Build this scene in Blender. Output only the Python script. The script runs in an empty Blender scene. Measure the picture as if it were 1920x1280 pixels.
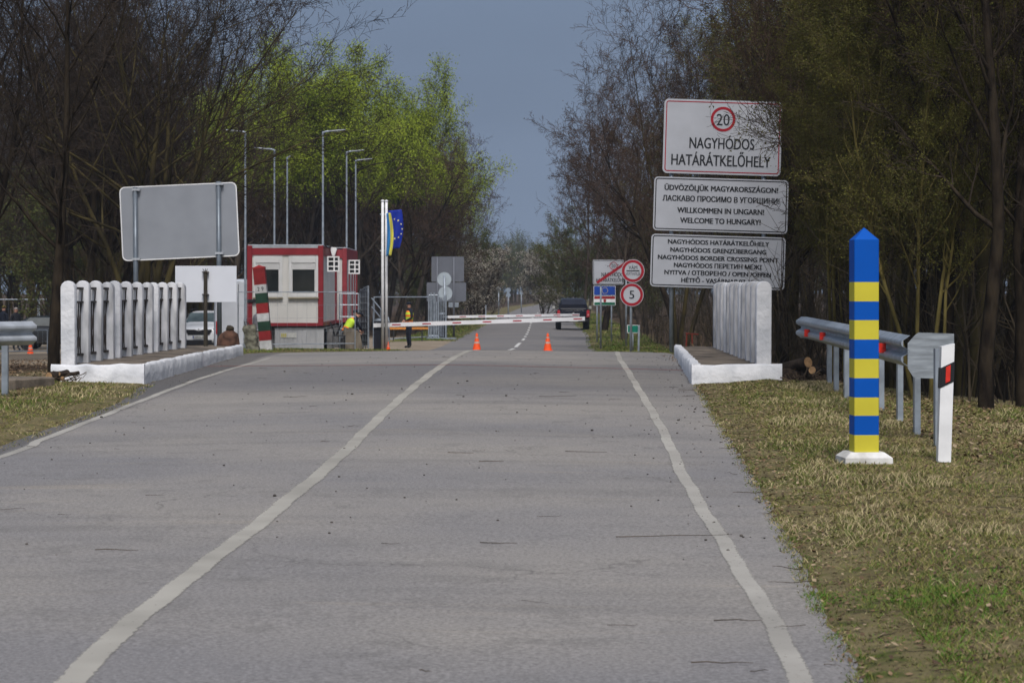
import bpy, bmesh, math, random
import numpy as np
from mathutils import Vector, Matrix
PI = math.pi
R = math.radians
SC = bpy.context.scene
COL = SC.collection

# ---------------------------------------------------------------- camera, sky, sun, exposure
CAMZ = 2.15
cam_d = bpy.data.cameras.new("camera")
cam = bpy.data.objects.new("camera", cam_d)
COL.objects.link(cam)
cam.location = (0, 0, CAMZ)
cam.rotation_euler = (R(90), 0, 0)
cam_d.sensor_width = 36.0
cam_d.lens = 82.5
cam_d.shift_y = -95 / 1920
cam_d.clip_start = 0.5
cam_d.clip_end = 3000
cam_d.dof.use_dof = True
cam_d.dof.focus_distance = 27.0
cam_d.dof.aperture_fstop = 7.1
SC.camera = cam

world = bpy.data.worlds.new("World")
SC.world = world
world.use_nodes = True
wn, wl = world.node_tree.nodes, world.node_tree.links
wn.clear()
SUN_EL, SUN_AZ = R(54), R(176)          # azimuth from +Y clockwise: behind the camera
out = wn.new("ShaderNodeOutputWorld")
bg = wn.new("ShaderNodeBackground")
sky = wn.new("ShaderNodeTexSky")
sky.sky_type = 'NISHITA'
sky.sun_disc = False
sky.sun_elevation = SUN_EL
sky.sun_rotation = SUN_AZ
sky.air_density = 1.0
sky.dust_density = 3.0
sky.ozone_density = 1.0
# the storm front: a slate cloud bank that fills the sky ahead, thinner overhead and behind
tc = wn.new("ShaderNodeTexCoord")
sep = wn.new("ShaderNodeSeparateXYZ")
wl.new(tc.outputs["Generated"], sep.inputs[0])
cover = wn.new("ShaderNodeMapRange")
cover.interpolation_type = 'SMOOTHSTEP'
cover.inputs["From Min"].default_value = -0.75
cover.inputs["From Max"].default_value = 0.55
cover.inputs["To Min"].default_value = 0.10
cover.inputs["To Max"].default_value = 1.0
wl.new(sep.outputs["Y"], cover.inputs["Value"])
elev = wn.new("ShaderNodeMapRange")
elev.inputs["From Min"].default_value = 0.0
elev.inputs["From Max"].default_value = 0.22
wl.new(sep.outputs["Z"], elev.inputs["Value"])
nz = wn.new("ShaderNodeTexNoise")
nz.inputs["Scale"].default_value = 3.2
nz.inputs["Detail"].default_value = 3
mp = wn.new("ShaderNodeMapping")
mp.inputs["Scale"].default_value = (1, 1, 3)
wl.new(tc.outputs["Generated"], mp.inputs[0])
wl.new(mp.outputs[0], nz.inputs["Vector"])
slate = wn.new("ShaderNodeMixRGB")
slate.inputs[1].default_value = (1.45, 1.87, 2.60, 1)
slate.inputs[2].default_value = (1.12, 1.53, 2.25, 1)
wl.new(elev.outputs[0], slate.inputs[0])
cl = wn.new("ShaderNodeMapRange")
cl.inputs["From Min"].default_value = 0.3
cl.inputs["From Max"].default_value = 0.7
cl.inputs["To Min"].default_value = 0.9
cl.inputs["To Max"].default_value = 1.12
wl.new(nz.outputs["Fac"], cl.inputs["Value"])
sv = wn.new("ShaderNodeVectorMath"); sv.operation = 'SCALE'
wl.new(slate.outputs[0], sv.inputs[0]); wl.new(cl.outputs[0], sv.inputs["Scale"])
mix = wn.new("ShaderNodeMixRGB")
wl.new(cover.outputs[0], mix.inputs[0])
wl.new(sky.outputs[0], mix.inputs[1])
wl.new(sv.outputs[0], mix.inputs[2])
wl.new(mix.outputs[0], bg.inputs[0])
bg.inputs["Strength"].default_value = 0.10
wl.new(bg.outputs[0], out.inputs[0])

sd = bpy.data.lights.new("sun", 'SUN')
sd.energy = 2.0
sd.angle = R(16)
sd.color = (1.0, 0.96, 0.90)
sun = bpy.data.objects.new("sun", sd)
COL.objects.link(sun)
_dir = Vector((math.sin(SUN_AZ) * math.cos(SUN_EL), math.cos(SUN_AZ) * math.cos(SUN_EL), math.sin(SUN_EL)))
sun.rotation_euler = _dir.to_track_quat('Z', 'Y').to_euler()
sun.location = (-20, -30, 40)

SC.view_settings.view_transform = 'Standard'
SC.view_settings.look = 'None'
SC.view_settings.exposure = 0.45
SC.view_settings.gamma = 1.0
SC.render.engine = 'CYCLES'
SC.cycles.max_bounces = 6
SC.cycles.diffuse_bounces = 3
SC.cycles.glossy_bounces = 2
SC.cycles.transparent_max_bounces = 8
SC.cycles.volume_bounces = 0
SC.cycles.use_denoising = True

# ---------------------------------------------------------------- helpers
F = 4400.0
def X(px, d): return (px - 960) / F * d
def Z(py, d): return CAMZ - (py - 545) * d / F

def lerp(a, b, t): return a + (b - a) * t
def smooth(t):
    t = min(1.0, max(0.0, t)); return t * t * (3 - 2 * t)
def interp(tab, v):
    if v <= tab[0][0]: return tab[0][1]
    for (a, fa), (b, fb) in zip(tab, tab[1:]):
        if v <= b:
            return fa + (fb - fa) * (v - a) / (b - a)
    return tab[-1][1]
def densify(tab, step=2.0):
    """cubic through the knots, tabulated"""
    xs = [t[0] for t in tab]; ys = [t[1] for t in tab]; n = len(xs)
    m = []
    for i in range(n):
        if i in (0, n - 1):
            j = 0 if i == 0 else n - 2
            m.append((ys[j + 1] - ys[j]) / (xs[j + 1] - xs[j]))
        else:
            a = (ys[i] - ys[i - 1]) / (xs[i] - xs[i - 1]); b = (ys[i + 1] - ys[i]) / (xs[i + 1] - xs[i])
            m.append(0 if a * b < 0 else 2 * a * b / (a + b) if a + b else 0)
    o = []
    v = xs[0]; i = 0
    while v < xs[-1]:
        while v > xs[i + 1]: i += 1
        h = xs[i + 1] - xs[i]; t = (v - xs[i]) / h
        o.append((v, (2*t**3-3*t**2+1)*ys[i] + (t**3-2*t**2+t)*h*m[i] + (-2*t**3+3*t**2)*ys[i+1] + (t**3-t**2)*h*m[i+1]))
        v += step
    o.append((xs[-1], ys[-1]))
    return o
PROF = densify([(-10,.30),(0,.41),(9.8,.52),(25,.695),(40,.865),(47,.93),(51,.865),(56,.735),(63,.53),(70,.345),(78,.13),(86,0),(92,-.05),(340,-.05),(420,.6),(520,3.0)], 1.0)
XC = densify([(-10,-2.3),(9.8,-1.8),(48,-.82),(75,-.15),(89,.08),(107,.54),(130,.91),(156,1.25),(195,1.75),(248,2.9),(323,4.8),(420,11),(520,22)], 2.0)
XR = densify([(-10,1.2),(9.8,1.46),(15,1.75),(21.8,2.08),(35,2.70),(47,3.17),(60,3.1),(87,3.05),(121,3.85),(156,4.25),(195,4.8),(248,5.9),(323,7.8),(420,14),(520,25)], 2.0)
XL = densify([(-10,-6.4),(9.8,-5.6),(22.7,-4.98),(30,-5.02),(35,-5.42),(47,-5.42),(55,-5.3),(62,-5.0),(80,-3.3),(105,-2.6),(136,-2.07),(202,-1.15),(248,-.1),(323,1.8),(420,8),(520,19)], 2.0)
TR1 = densify([(-10,.5),(20,.655),(27,.76),(34.5,.84),(38,.55),(47,.5),(52,.62),(63,.42),(80,.12),(100,-.02),(520,0)], 2)
TR2 = densify([(-10,.45),(20,.68),(30,.66),(38,.35),(47,.3),(60,.25),(80,.0),(100,-.1),(520,0)], 2)
TL1 = densify([(-10,.45),(20,.63),(30,.77),(34.5,.83),(38,.62),(47,.62),(55,.72),(63,.58),(76,.22),(90,-.07),(520,0)], 2)
TL2 = densify([(-10,.5),(30,.72),(36,.72),(42,.6),(52,.5),(60,.38),(76,.15),(90,-.15),(105,-.22),(520,-.1)], 2)

def hn(x, y):   # cheap smooth noise
    return (math.sin(x*1.7+y*.9)*math.sin(y*1.3-x*.6+1.2) + .5*math.sin(x*4.1+1.1*y)*math.sin(3.3*y-x+.5))*.5
def Rz(x, y): return interp(PROF, y) - 0.016 * (math.sqrt((x - interp(XC, y))**2 + .3) - .55)
def G(x, y):
    xr, xl = interp(XR, y), interp(XL, y)
    if xl <= x <= xr: return Rz(x, y)
    if x > xr:
        e = x - xr; ez = Rz(xr, y); t1, t2 = interp(TR1, y), interp(TR2, y)
    else:
        e = xl - x; ez = Rz(xl, y); t1, t2 = interp(TL1, y), interp(TL2, y)
    z = lerp(ez + .012, t1, smooth(e / 1.1))
    z = lerp(z, t2, smooth((e - 1.6) / 3.0))
    if x < -13 and y > 60: z -= .03 * min(12, -13 - x) * smooth((y - 60) / 30)
    return z + .03 * hn(x, y) * smooth(e / .8)
def ray(px, py):
    d = 6.0
    while d < 500:
        if Z(py, d) <= Rz(X(px, d), d): return X(px, d), d
        d += .05
    return X(px, d), d

# ---- materials
MATS = {}
def srgb(r, g, b):
    f = lambda c: (c/255/12.92) if c/255 <= .04045 else ((c/255+.055)/1.055)**2.4
    return (f(r), f(g), f(b))
def M(name, col, rough=.7, var=.12, scale=3.0, bump=0.0, metal=0.0, col2=None, detail=4, spec=.3, bscale=None, stretch=(1,1,1), lo=.35, hi=.65):
    if name in MATS: return MATS[name]
    m = bpy.data.materials.new(name); m.use_nodes = True
    n, l = m.node_tree.nodes, m.node_tree.links
    b = n["Principled BSDF"]
    b.inputs["Roughness"].default_value = rough
    b.inputs["Metallic"].default_value = metal
    b.inputs["Specular IOR Level"].default_value = spec
    t = n.new("ShaderNodeTexCoord"); mpn = n.new("ShaderNodeMapping"); mpn.inputs["Scale"].default_value = stretch
    l.new(t.outputs["Object"], mpn.inputs[0])
    z = n.new("ShaderNodeTexNoise"); z.inputs["Scale"].default_value = scale; z.inputs["Detail"].default_value = detail
    l.new(mpn.outputs[0], z.inputs["Vector"])
    mr = n.new("ShaderNodeMapRange"); mr.inputs["From Min"].default_value = lo; mr.inputs["From Max"].default_value = hi
    l.new(z.outputs["Fac"], mr.inputs["Value"])
    mx = n.new("ShaderNodeMixRGB")
    a = [c*(1-var) for c in col]; c2 = col2 if col2 else [min(1, c*(1+var)) for c in col]
    mx.inputs[1].default_value = (*a, 1); mx.inputs[2].default_value = (*c2, 1)
    l.new(mr.outputs[0], mx.inputs[0]); l.new(mx.outputs[0], b.inputs["Base Color"])
    if bump:
        z2 = n.new("ShaderNodeTexNoise"); z2.inputs["Scale"].default_value = bscale or scale*8; z2.inputs["Detail"].default_value = 5
        l.new(mpn.outputs[0], z2.inputs["Vector"])
        bp = n.new("ShaderNodeBump"); bp.inputs["Strength"].default_value = bump; bp.inputs["Distance"].default_value = .02
        l.new(z2.outputs["Fac"], bp.inputs["Height"]); l.new(bp.outputs[0], b.inputs["Normal"])
    MATS[name] = m
    return m
def attr_mat(name, attr, rough=.8, trans=0.0):
    m = bpy.data.materials.new(name); m.use_nodes = True
    n, l = m.node_tree.nodes, m.node_tree.links
    b = n["Principled BSDF"]; b.inputs["Roughness"].default_value = rough; b.inputs["Specular IOR Level"].default_value = .15
    a = n.new("ShaderNodeAttribute"); a.attribute_name = attr
    l.new(a.outputs["Color"], b.inputs["Base Color"])
    MATS[name] = m
    return m

# ---- objects
def tag(o, label=None, cat=None, group=None, kind=None):
    if label: o["label"] = label
    if cat: o["category"] = cat
    if group: o["group"] = group
    if kind: o["kind"] = kind
    return o
def thing(name, label, cat, loc=(0,0,0), rz=0, group=None, ry=0):
    o = bpy.data.objects.new(name, None); COL.objects.link(o)
    o.empty_display_size = .2
    o.location = loc; o.rotation_euler = (0, ry, rz)
    return tag(o, label, cat, group)
def copy_tree(o, parent=None):
    c = o.copy(); COL.objects.link(c)
    if parent is not None:
        c.parent = parent
    for ch in list(o.children): copy_tree(ch, c)
    return c

class MB:
    def __init__(s): s.v = []; s.f = []; s.mi = []; s.m = 0; s.sm = False
    def add(s, vs, fs):
        b = len(s.v); s.v.extend(tuple(p) for p in vs)
        for q in fs: s.f.append(tuple(i + b for i in q)); s.mi.append(s.m)
        return s
    def box(s, x0, x1, y0, y1, z0, z1, bev=0.0):
        if bev <= 0:
            vs = [(x0,y0,z0),(x1,y0,z0),(x1,y1,z0),(x0,y1,z0),(x0,y0,z1),(x1,y0,z1),(x1,y1,z1),(x0,y1,z1)]
            fs = [(0,3,2,1),(4,5,6,7),(0,1,5,4),(1,2,6,5),(2,3,7,6),(3,0,4,7)]
            return s.add(vs, fs)
        b = bev
        oct_ = [(x0+b,y0),(x1-b,y0),(x1,y0+b),(x1,y1-b),(x1-b,y1),(x0+b,y1),(x0,y1-b),(x0,y0+b)]
        cx, cy = (x0+x1)/2, (y0+y1)/2
        ins = [(cx+(px-cx)*max(.02,(1-2*b/max(.001,(x1-x0)))), cy+(py-cy)*max(.02,(1-2*b/max(.001,(y1-y0))))) for px, py in oct_]
        rings = [[(p[0],p[1],z0) for p in ins], [(p[0],p[1],z0+b) for p in oct_], [(p[0],p[1],z1-b) for p in oct_], [(p[0],p[1],z1) for p in ins]]
        return s.loft(rings)
    def loft(s, rings, cap0=True, cap1=True, closed=True):
        b = len(s.v); n = len(rings[0])
        for r in rings: s.v.extend(tuple(p) for p in r)
        for k in range(len(rings)-1):
            for i in range(n if closed else n-1):
                j = (i+1) % n
                s.f.append((b+k*n+i, b+k*n+j, b+(k+1)*n+j, b+(k+1)*n+i)); s.mi.append(s.m)
        if cap0: s.f.append(tuple(b+i for i in reversed(range(n)))); s.mi.append(s.m)
        if cap1: s.f.append(tuple(b+(len(rings)-1)*n+i for i in range(n))); s.mi.append(s.m)
        return s
    def prism(s, pts, y0, y1):
        """outline in x,z (counter-clockwise seen from -y) pushed from y0 to y1"""
        return s.loft([[(p[0], y0, p[1]) for p in pts], [(p[0], y1, p[1]) for p in pts]])
    def tube(s, pts, rad, n=8, cap=True):
        pts = [Vector(p) for p in pts]
        if not hasattr(rad, '__len__'): rad = [rad]*len(pts)
        rings = []
        ref = None
        for i, p in enumerate(pts):
            t = (pts[min(i+1, len(pts)-1)] - pts[max(i-1, 0)]).normalized()
            if ref is None: ref = Vector((0,0,1)) if abs(t.z) < .9 else Vector((0,1,0))
            u = t.cross(ref)
            if u.length < 1e-4: ref = Vector((1,0,0)); u = t.cross(ref)
            u.normalize(); w = t.cross(u).normalized()
            rings.append([p + (u*math.cos(2*PI*k/n) + w*math.sin(2*PI*k/n))*rad[i] for k in range(n)])
        return s.loft(rings, cap, cap)
    def lathe(s, prof, c=(0,0,0), n=20, axis='z'):
        rings = []
        for r, h in prof:
            ring = []
            for k in range(n):
                a = 2*PI*k/n; ca, sa = r*math.cos(a), r*math.sin(a)
                if axis == 'z': ring.append((c[0]+ca, c[1]+sa, c[2]+h))
                elif axis == 'y': ring.append((c[0]+ca, c[1]+h, c[2]+sa))
                else: ring.append((c[0]+h, c[1]+ca, c[2]+sa))
            rings.append(ring)
        return s.loft(rings)
    def ringstrip(s, outer, inner, y, t=.0):
        n = len(outer); b = len(s.v)
        s.v.extend((p[0], y, p[1]) for p in outer); s.v.extend((p[0], y, p[1]) for p in inner)
        for i in range(n):
            j = (i+1) % n
            s.f.append((b+i, b+j, b+n+j, b+n+i)); s.mi.append(s.m)
        return s
    def flat(s, pts, y):
        b = len(s.v); s.v.extend((p[0], y, p[1]) for p in pts)
        s.f.append(tuple(range(b, b+len(pts)))); s.mi.append(s.m)
        return s
    def build(s, name, mats, parent=None, smooth_=False, recalc=True, auto=None):
        me = bpy.data.meshes.new(name)
        me.from_pydata(s.v, [], s.f)
        if not isinstance(mats, (list, tuple)): mats = [mats]
        for m in mats: me.materials.append(m)
        if len(mats) > 1: me.polygons.foreach_set("material_index", s.mi)
        if recalc:
            bm = bmesh.new(); bm.from_mesh(me); bmesh.ops.recalc_face_normals(bm, faces=bm.faces); bm.to_mesh(me); bm.free()
        if smooth_ or auto:
            me.polygons.foreach_set("use_smooth", [True]*len(me.polygons))
            if auto: me.set_sharp_from_angle(angle=R(auto))
        me.update()
        o = bpy.data.objects.new(name, me); COL.objects.link(o)
        if parent is not None: o.parent = parent
        return o
def rrect(x0, x1, z0, z1, r, n=5):
    pts = []
    for cx, cz, a0 in ((x1-r, z0+r, -90), (x1-r, z1-r, 0), (x0+r, z1-r, 90), (x0+r, z0+r, 180)):
        for k in range(n+1):
            a = R(a0 + 90*k/n); pts.append((cx+r*math.cos(a), cz+r*math.sin(a)))
    return pts
def circ(cx, cz, r, n=32): return [(cx+r*math.cos(2*PI*k/n), cz+r*math.sin(2*PI*k/n)) for k in range(n)]

def text(body, cx, zbase, width, cap, y, mat, parent, name="lettering", bold=.0):
    """painted lettering facing -y: baseline zbase, capitals cap high, squeezed to width"""
    cu = bpy.data.curves.new("t", 'FONT'); cu.body = body; cu.size = 1; cu.resolution_u = 3
    ob = bpy.data.objects.new("t", cu); COL.objects.link(ob)
    bpy.context.view_layer.update()
    dg = bpy.context.evaluated_depsgraph_get()
    me = bpy.data.meshes.new_from_object(ob.evaluated_get(dg)); bpy.data.objects.remove(ob)
    co = np.empty(len(me.vertices)*3, 'f'); me.vertices.foreach_get("co", co); co = co.reshape(-1, 3)
    x0, x1 = co[:,0].min(), co[:,0].max()
    sx = width/(x1-x0); sz = cap/CAPH
    base = [tuple(p.vertices) for p in me.polygons]; V, Fq = [], []
    k = max(1, int(math.ceil(bold/.009)))                     # heavier strokes: the letters again, a hair aside
    for q in range(-k, k+1) if bold > 0 else (0,):
        o_ = len(V); dx = q/k*bold if bold > 0 else 0
        for c in co: V.append(((c[0]-(x0+x1)/2+dx)*sx*(1-2*bold/(x1-x0)) + cx, y-.0004*(q+k), c[1]*sz + zbase))
        Fq += [tuple(i+o_ for i in f) for f in base]
    me = bpy.data.meshes.new(name); me.from_pydata(V, [], Fq)
    me.materials.clear(); me.materials.append(mat)
    o = bpy.data.objects.new(name, me); COL.objects.link(o); o.parent = parent
    return o
def cap_height():
    cu = bpy.data.curves.new("t", 'FONT'); cu.body = "H"; cu.size = 1
    ob = bpy.data.objects.new("t", cu); COL.objects.link(ob); bpy.context.view_layer.update()
    me = bpy.data.meshes.new_from_object(ob.evaluated_get(bpy.context.evaluated_depsgraph_get())); bpy.data.objects.remove(ob)
    return max(v.co.y for v in me.vertices)
CAPH = cap_height()

# ---------------------------------------------------------------- common materials
m_white  = M("white_sign_sheet", (.39,.41,.455), .45, .05, 2, spec=.4)
m_wpaint = M("white_paint", (.72,.73,.75), .5, .08, 5)
m_black  = M("black_paint", (.012,.013,.016), .5, .1, 4)
m_red    = M("sign_red", (.29,.010,.022), .45, .08, 3)
m_galv   = M("galvanised_steel", (.27,.31,.36), .42, .18, 6, metal=.35, detail=6)
m_galvl  = M("galvanised_bright", (.40,.43,.47), .45, .14, 5, metal=.25, detail=6)
m_alu    = M("aluminium_sheet_back", (.25,.27,.305), .5, .07, 1.5, metal=.15)
m_dark   = M("dark_metal", (.02,.022,.026), .55, .2, 6)
m_rubber = M("tyre_rubber", (.012,.012,.013), .85, .2, 10)
m_glass  = M("dark_glass", (.015,.02,.022), .08, .2, 2, spec=.6)
m_orange = M("cone_orange", (.85,.10,.02), .5, .06, 4)
# ---------------------------------------------------------------- ground
def ground_material():
    m = bpy.data.materials.new("verge_and_forest_floor"); m.use_nodes = True
    n, l = m.node_tree.nodes, m.node_tree.links
    b = n["Principled BSDF"]; b.inputs["Roughness"].default_value = .95; b.inputs["Specular IOR Level"].default_value = .1
    g = n.new("ShaderNodeTexCoord")
    def noise(s, d=5, rough=.6):
        z = n.new("ShaderNodeTexNoise"); z.inputs["Scale"].default_value = s; z.inputs["Detail"].default_value = d; z.inputs["Roughness"].default_value = rough
        l.new(g.outputs["Object"], z.inputs["Vector"]); return z.outputs["Fac"]
    def rng(v, a, c):
        r = n.new("ShaderNodeMapRange"); r.inputs["From Min"].default_value = a; r.inputs["From Max"].default_value = c
        l.new(v, r.inputs["Value"]); return r.outputs[0]
    def mixc(f, a, c):
        x = n.new("ShaderNodeMixRGB"); l.new(f, x.inputs[0])
        for i, q in ((1, a), (2, c)):
            if isinstance(q, tuple): x.inputs[i].default_value = (*q, 1)
            else: l.new(q, x.inputs[i])
        return x.outputs[0]
    a = n.new("ShaderNodeAttribute"); a.attribute_name = "zone"      # r verge grass, g gravel, b leaf litter
    s = n.new("ShaderNodeSeparateColor"); l.new(a.outputs["Color"], s.inputs[0])
    grass = mixc(rng(noise(1.3), .35, .65), (.115,.095,.045), (.19,.16,.085))
    grass = mixc(rng(noise(3.1), .52, .66), grass, (.07,.085,.022))
    grass = mixc(rng(noise(14), .54, .70), grass, (.055,.043,.03))
    litter = mixc(rng(noise(5), .35, .65), (.030,.021,.014), (.080,.052,.032))
    litter = mixc(rng(noise(25), .58, .66), litter, (.17,.12,.075))
    gravel = mixc(rng(noise(22), .35, .65), (.19,.155,.115), (.36,.31,.245))
    gravel = mixc(rng(noise(.5), .4, .7), gravel, (.20,.16,.12))
    c = mixc(s.outputs[0], litter, grass)
    c = mixc(s.outputs[1], c, gravel)
    l.new(c, b.inputs["Base Color"])
    bp = n.new("ShaderNodeBump"); bp.inputs["Strength"].default_value = .7; bp.inputs["Distance"].default_value = .03
    l.new(noise(20, 6, .7), bp.inputs["Height"]); l.new(bp.outputs[0], b.inputs["Normal"])
    return m
def axis_vals(lst):
    o = []
    for a, b, st in lst:
        v = a
        while v < b - 1e-6: o.append(v); v += st
    return o
ys = axis_vals([(-60,0,10),(0,8,1),(8,36,.28),(36,60,.7),(60,110,1.6),(110,200,5),(200,600,20),(600,1500,150),(1500,1501,1)])
us = [-900,-400,-200,-110,-70,-50,-38,-30,-25,-21,-18,-16,-14,-12,-10.5,-9.3,-8.2,-7.2,-6.3,-5.5,-4.8,-4.2,-3.7,-3.3,-2.9,-2.5,-2.2,-1.9,-1.65,-1.4,-1.15,-.95,-.75,-.55,-.4,-.25,-.12,0]
def zone_of(x, y):
    xr, xl = interp(XR, y), interp(XL, y)
    r = g = 0.0
    if x > xr:
        e = x - xr
        w = 3.2 if y < 30 else (1.9 if y < 50 else 2.4)
        r = 1 - smooth((e - w + .5*hn(x*2, y)) / 1.0)
    else:
        e = xl - x
        w = 2.1 if y < 36 else (3.5 if y < 80 else 2.2)
        r = 1 - smooth((e - w + .6*hn(x, y)) / .8)
        if 78 < y < 122:                                     # the gravel yard beside the booth
            g = smooth((y-84)/2.5) * smooth((122-y)/6) * (1 if x > -32 else 0)
            if y > 104 and x > -6: g *= smooth((-4.2 - x)/.8)
        if 46 < y <= 120 and x < -8.8: g = max(g, smooth((-8.8-x)/1.0) * smooth((y-50)/8) * (1 if x > -40 else 0))
    return r, g
def build_ground():
    vs, zs, fs = [], [], []
    half = len(us)
    offs = [u for u in us] + [-u for u in reversed(us[:-1])]
    rows = len(ys)
    for y in ys:
        xr, xl = interp(XR, y), interp(XL, y)
        row = [xl + u for u in us] + [xl + (xr-xl)*t for t in (.05,.5,.95)] + [xr - u for u in reversed(us)]
        for k, x in enumerate(row):
            inside = half-1 < k < half+3
            z = Rz(x, y) - .12 if inside else G(x, y)
            if not inside and abs(x-(xl if x < 0 else xr)) < .5:
                z += .02*abs(hn(x*5, y*6))
            if k == half-1 or k == half+3:                   # ragged lip of soil over the asphalt edge
                w = .10*hn(0.7*y*5, x) + .05*hn(y*11, 3)
                x += w
                z = Rz(x, y) - .015
            if abs(x) > 150 or y > 700: z = 0
            vs.append((x, y, z)); r, g = zone_of(x, y); zs.append((r, g, 0, 1))
    nc = len(row)
    for j in range(rows-1):
        for i in range(nc-1):
            fs.append((j*nc+i, j*nc+i+1, (j+1)*nc+i+1, (j+1)*nc+i))
    me = bpy.data.meshes.new("ground"); me.from_pydata(vs, [], fs)
    at = me.color_attributes.new("zone", 'FLOAT_COLOR', 'POINT')
    at.data.foreach_set("color", [c for q in zs for c in q])
    me.materials.append(ground_material())
    me.polygons.foreach_set("use_smooth", [True]*len(me.polygons))
    o = bpy.data.objects.new("ground", me); COL.objects.link(o)
    tag(o, kind="structure")
build_ground()

# ---------------------------------------------------------------- road
def road_material():
    m = bpy.data.materials.new("worn_asphalt"); m.use_nodes = True
    n, l = m.node_tree.nodes, m.node_tree.links
    b = n["Principled BSDF"]; b.inputs["Roughness"].default_value = .86; b.inputs["Specular IOR Level"].default_value = .25
    g = n.new("ShaderNodeTexCoord")
    def noise(s, d=4, st=(1,1,1), rough=.55):
        mpn = n.new("ShaderNodeMapping"); mpn.inputs["Scale"].default_value = st; l.new(g.outputs["Object"], mpn.inputs[0])
        z = n.new("ShaderNodeTexNoise"); z.inputs["Scale"].default_value = s; z.inputs["Detail"].default_value = d; z.inputs["Roughness"].default_value = rough
        l.new(mpn.outputs[0], z.inputs["Vector"]); return z.outputs["Fac"]
    def rng(v, a, c, lo=0, hi=1):
        r = n.new("ShaderNodeMapRange"); r.inputs["From Min"].default_value = a; r.inputs["From Max"].default_value = c
        r.inputs["To Min"].default_value = lo; r.inputs["To Max"].default_value = hi
        l.new(v, r.inputs["Value"]); return r.outputs[0]
    def mixc(f, a, c, mode='MIX'):
        x = n.new("ShaderNodeMixRGB"); x.blend_type = mode
        if isinstance(f, float): x.inputs[0].default_value = f
        else: l.new(f, x.inputs[0])
        for i, q in ((1, a), (2, c)):
            if isinstance(q, tuple): x.inputs[i].default_value = (*q, 1)
            else: l.new(q, x.inputs[i])
        return x.outputs[0]
    def math_(op, a, c):
        x = n.new("ShaderNodeMath"); x.operation = op
        for i, q in ((0, a), (1, c)):
            if isinstance(q, (int, float)): x.inputs[i].default_value = q
            else: l.new(q, x.inputs[i])
        return x.outputs[0]
    c = mixc(rng(noise(.22, 3), .38, .62), (.190,.184,.186), (.252,.236,.218))      # broad dusty patches
    c = mixc(rng(noise(1.0, 5, (.16,1.3,1)), .50, .68, 0, .5), c, (.150,.143,.137)) # drag marks across the lanes
    c = mixc(rng(noise(1.0, 5, (.35,3.4,1)), .60, .74, 0, .45), c, (.29,.255,.21))  # dust lines
    c = mixc(rng(noise(2.6, 4), .56, .70, 0, .35), c, (.13,.125,.12))
    sx = n.new("ShaderNodeSeparateXYZ"); l.new(g.outputs["Object"], sx.inputs[0])
    wob = math_('MULTIPLY', math_('SUBTRACT', noise(.6, 3), .5), 3.0)
    yy = math_('ADD', sx.outputs["Y"], wob)
    deck = math_('MULTIPLY', rng(yy, 31, 34), rng(yy, 42, 41))                       # the older darker surfacing on the bridge
    c = mixc(math_('MULTIPLY', deck, .42), c, (.105,.102,.105))
    deck2 = math_('MULTIPLY', rng(sx.outputs["Y"], 49.2, 49.6), rng(sx.outputs["Y"], 58, 57))
    c = mixc(math_('MULTIPLY', deck2, .5), c, (.085,.083,.08))
    far = rng(sx.outputs["Y"], 60, 90)
    c = mixc(math_('MULTIPLY', far, .55), c, (.135,.13,.135))
    sh = rng(math_('ADD', sx.outputs["X"], math_('MULTIPLY', wob, .03)), -4.70, -4.85)
    c = mixc(math_('MULTIPLY', sh, .72), c, (.075,.072,.072))                        # fresh dark shoulder strip on the left
    c = mixc(rng(noise(42, 4, rough=.8), .32, .68, 0, 1), mixc(1.0, c, (.55,.55,.55), 'MULTIPLY'), mixc(1.0, c, (1.42,1.42,1.43), 'MULTIPLY'))
    sp = n.new("ShaderNodeTexVoronoi"); sp.inputs["Scale"].default_value = 60; l.new(g.outputs["Object"], sp.inputs["Vector"])
    c = mixc(rng(sp.outputs["Distance"], .16, .08, 0, .35), c, (.42,.41,.40))
    # hairline cracks and faint wheel tracks
    vm = n.new("ShaderNodeVectorMath"); vm.operation = 'ADD'
    nn = n.new("ShaderNodeTexNoise"); nn.inputs["Scale"].default_value = 1.1; nn.inputs["Detail"].default_value = 5; l.new(g.outputs["Object"], nn.inputs["Vector"])
    ms = n.new("ShaderNodeVectorMath"); ms.operation = 'SCALE'; ms.inputs["Scale"].default_value = 1.6; l.new(nn.outputs["Color"], ms.inputs[0])
    l.new(g.outputs["Object"], vm.inputs[0]); l.new(ms.outputs[0], vm.inputs[1])
    vo = n.new("ShaderNodeTexVoronoi"); vo.feature = 'DISTANCE_TO_EDGE'; vo.inputs["Scale"].default_value = .21; l.new(vm.outputs[0], vo.inputs["Vector"])
    crack = math_('MULTIPLY', rng(vo.outputs["Distance"], .0035, .0012), rng(noise(.35, 2), .46, .54))
    c = mixc(math_('MULTIPLY', crack, .38), c, (.05,.047,.045))
    l.new(c, b.inputs["Base Color"])
    bp = n.new("ShaderNodeBump"); bp.inputs["Strength"].default_value = .35; bp.inputs["Distance"].default_value = .006
    l.new(noise(110, 3), bp.inputs["Height"]); l.new(bp.outputs[0], b.inputs["Normal"])
    return m
m_road = road_material()
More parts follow.
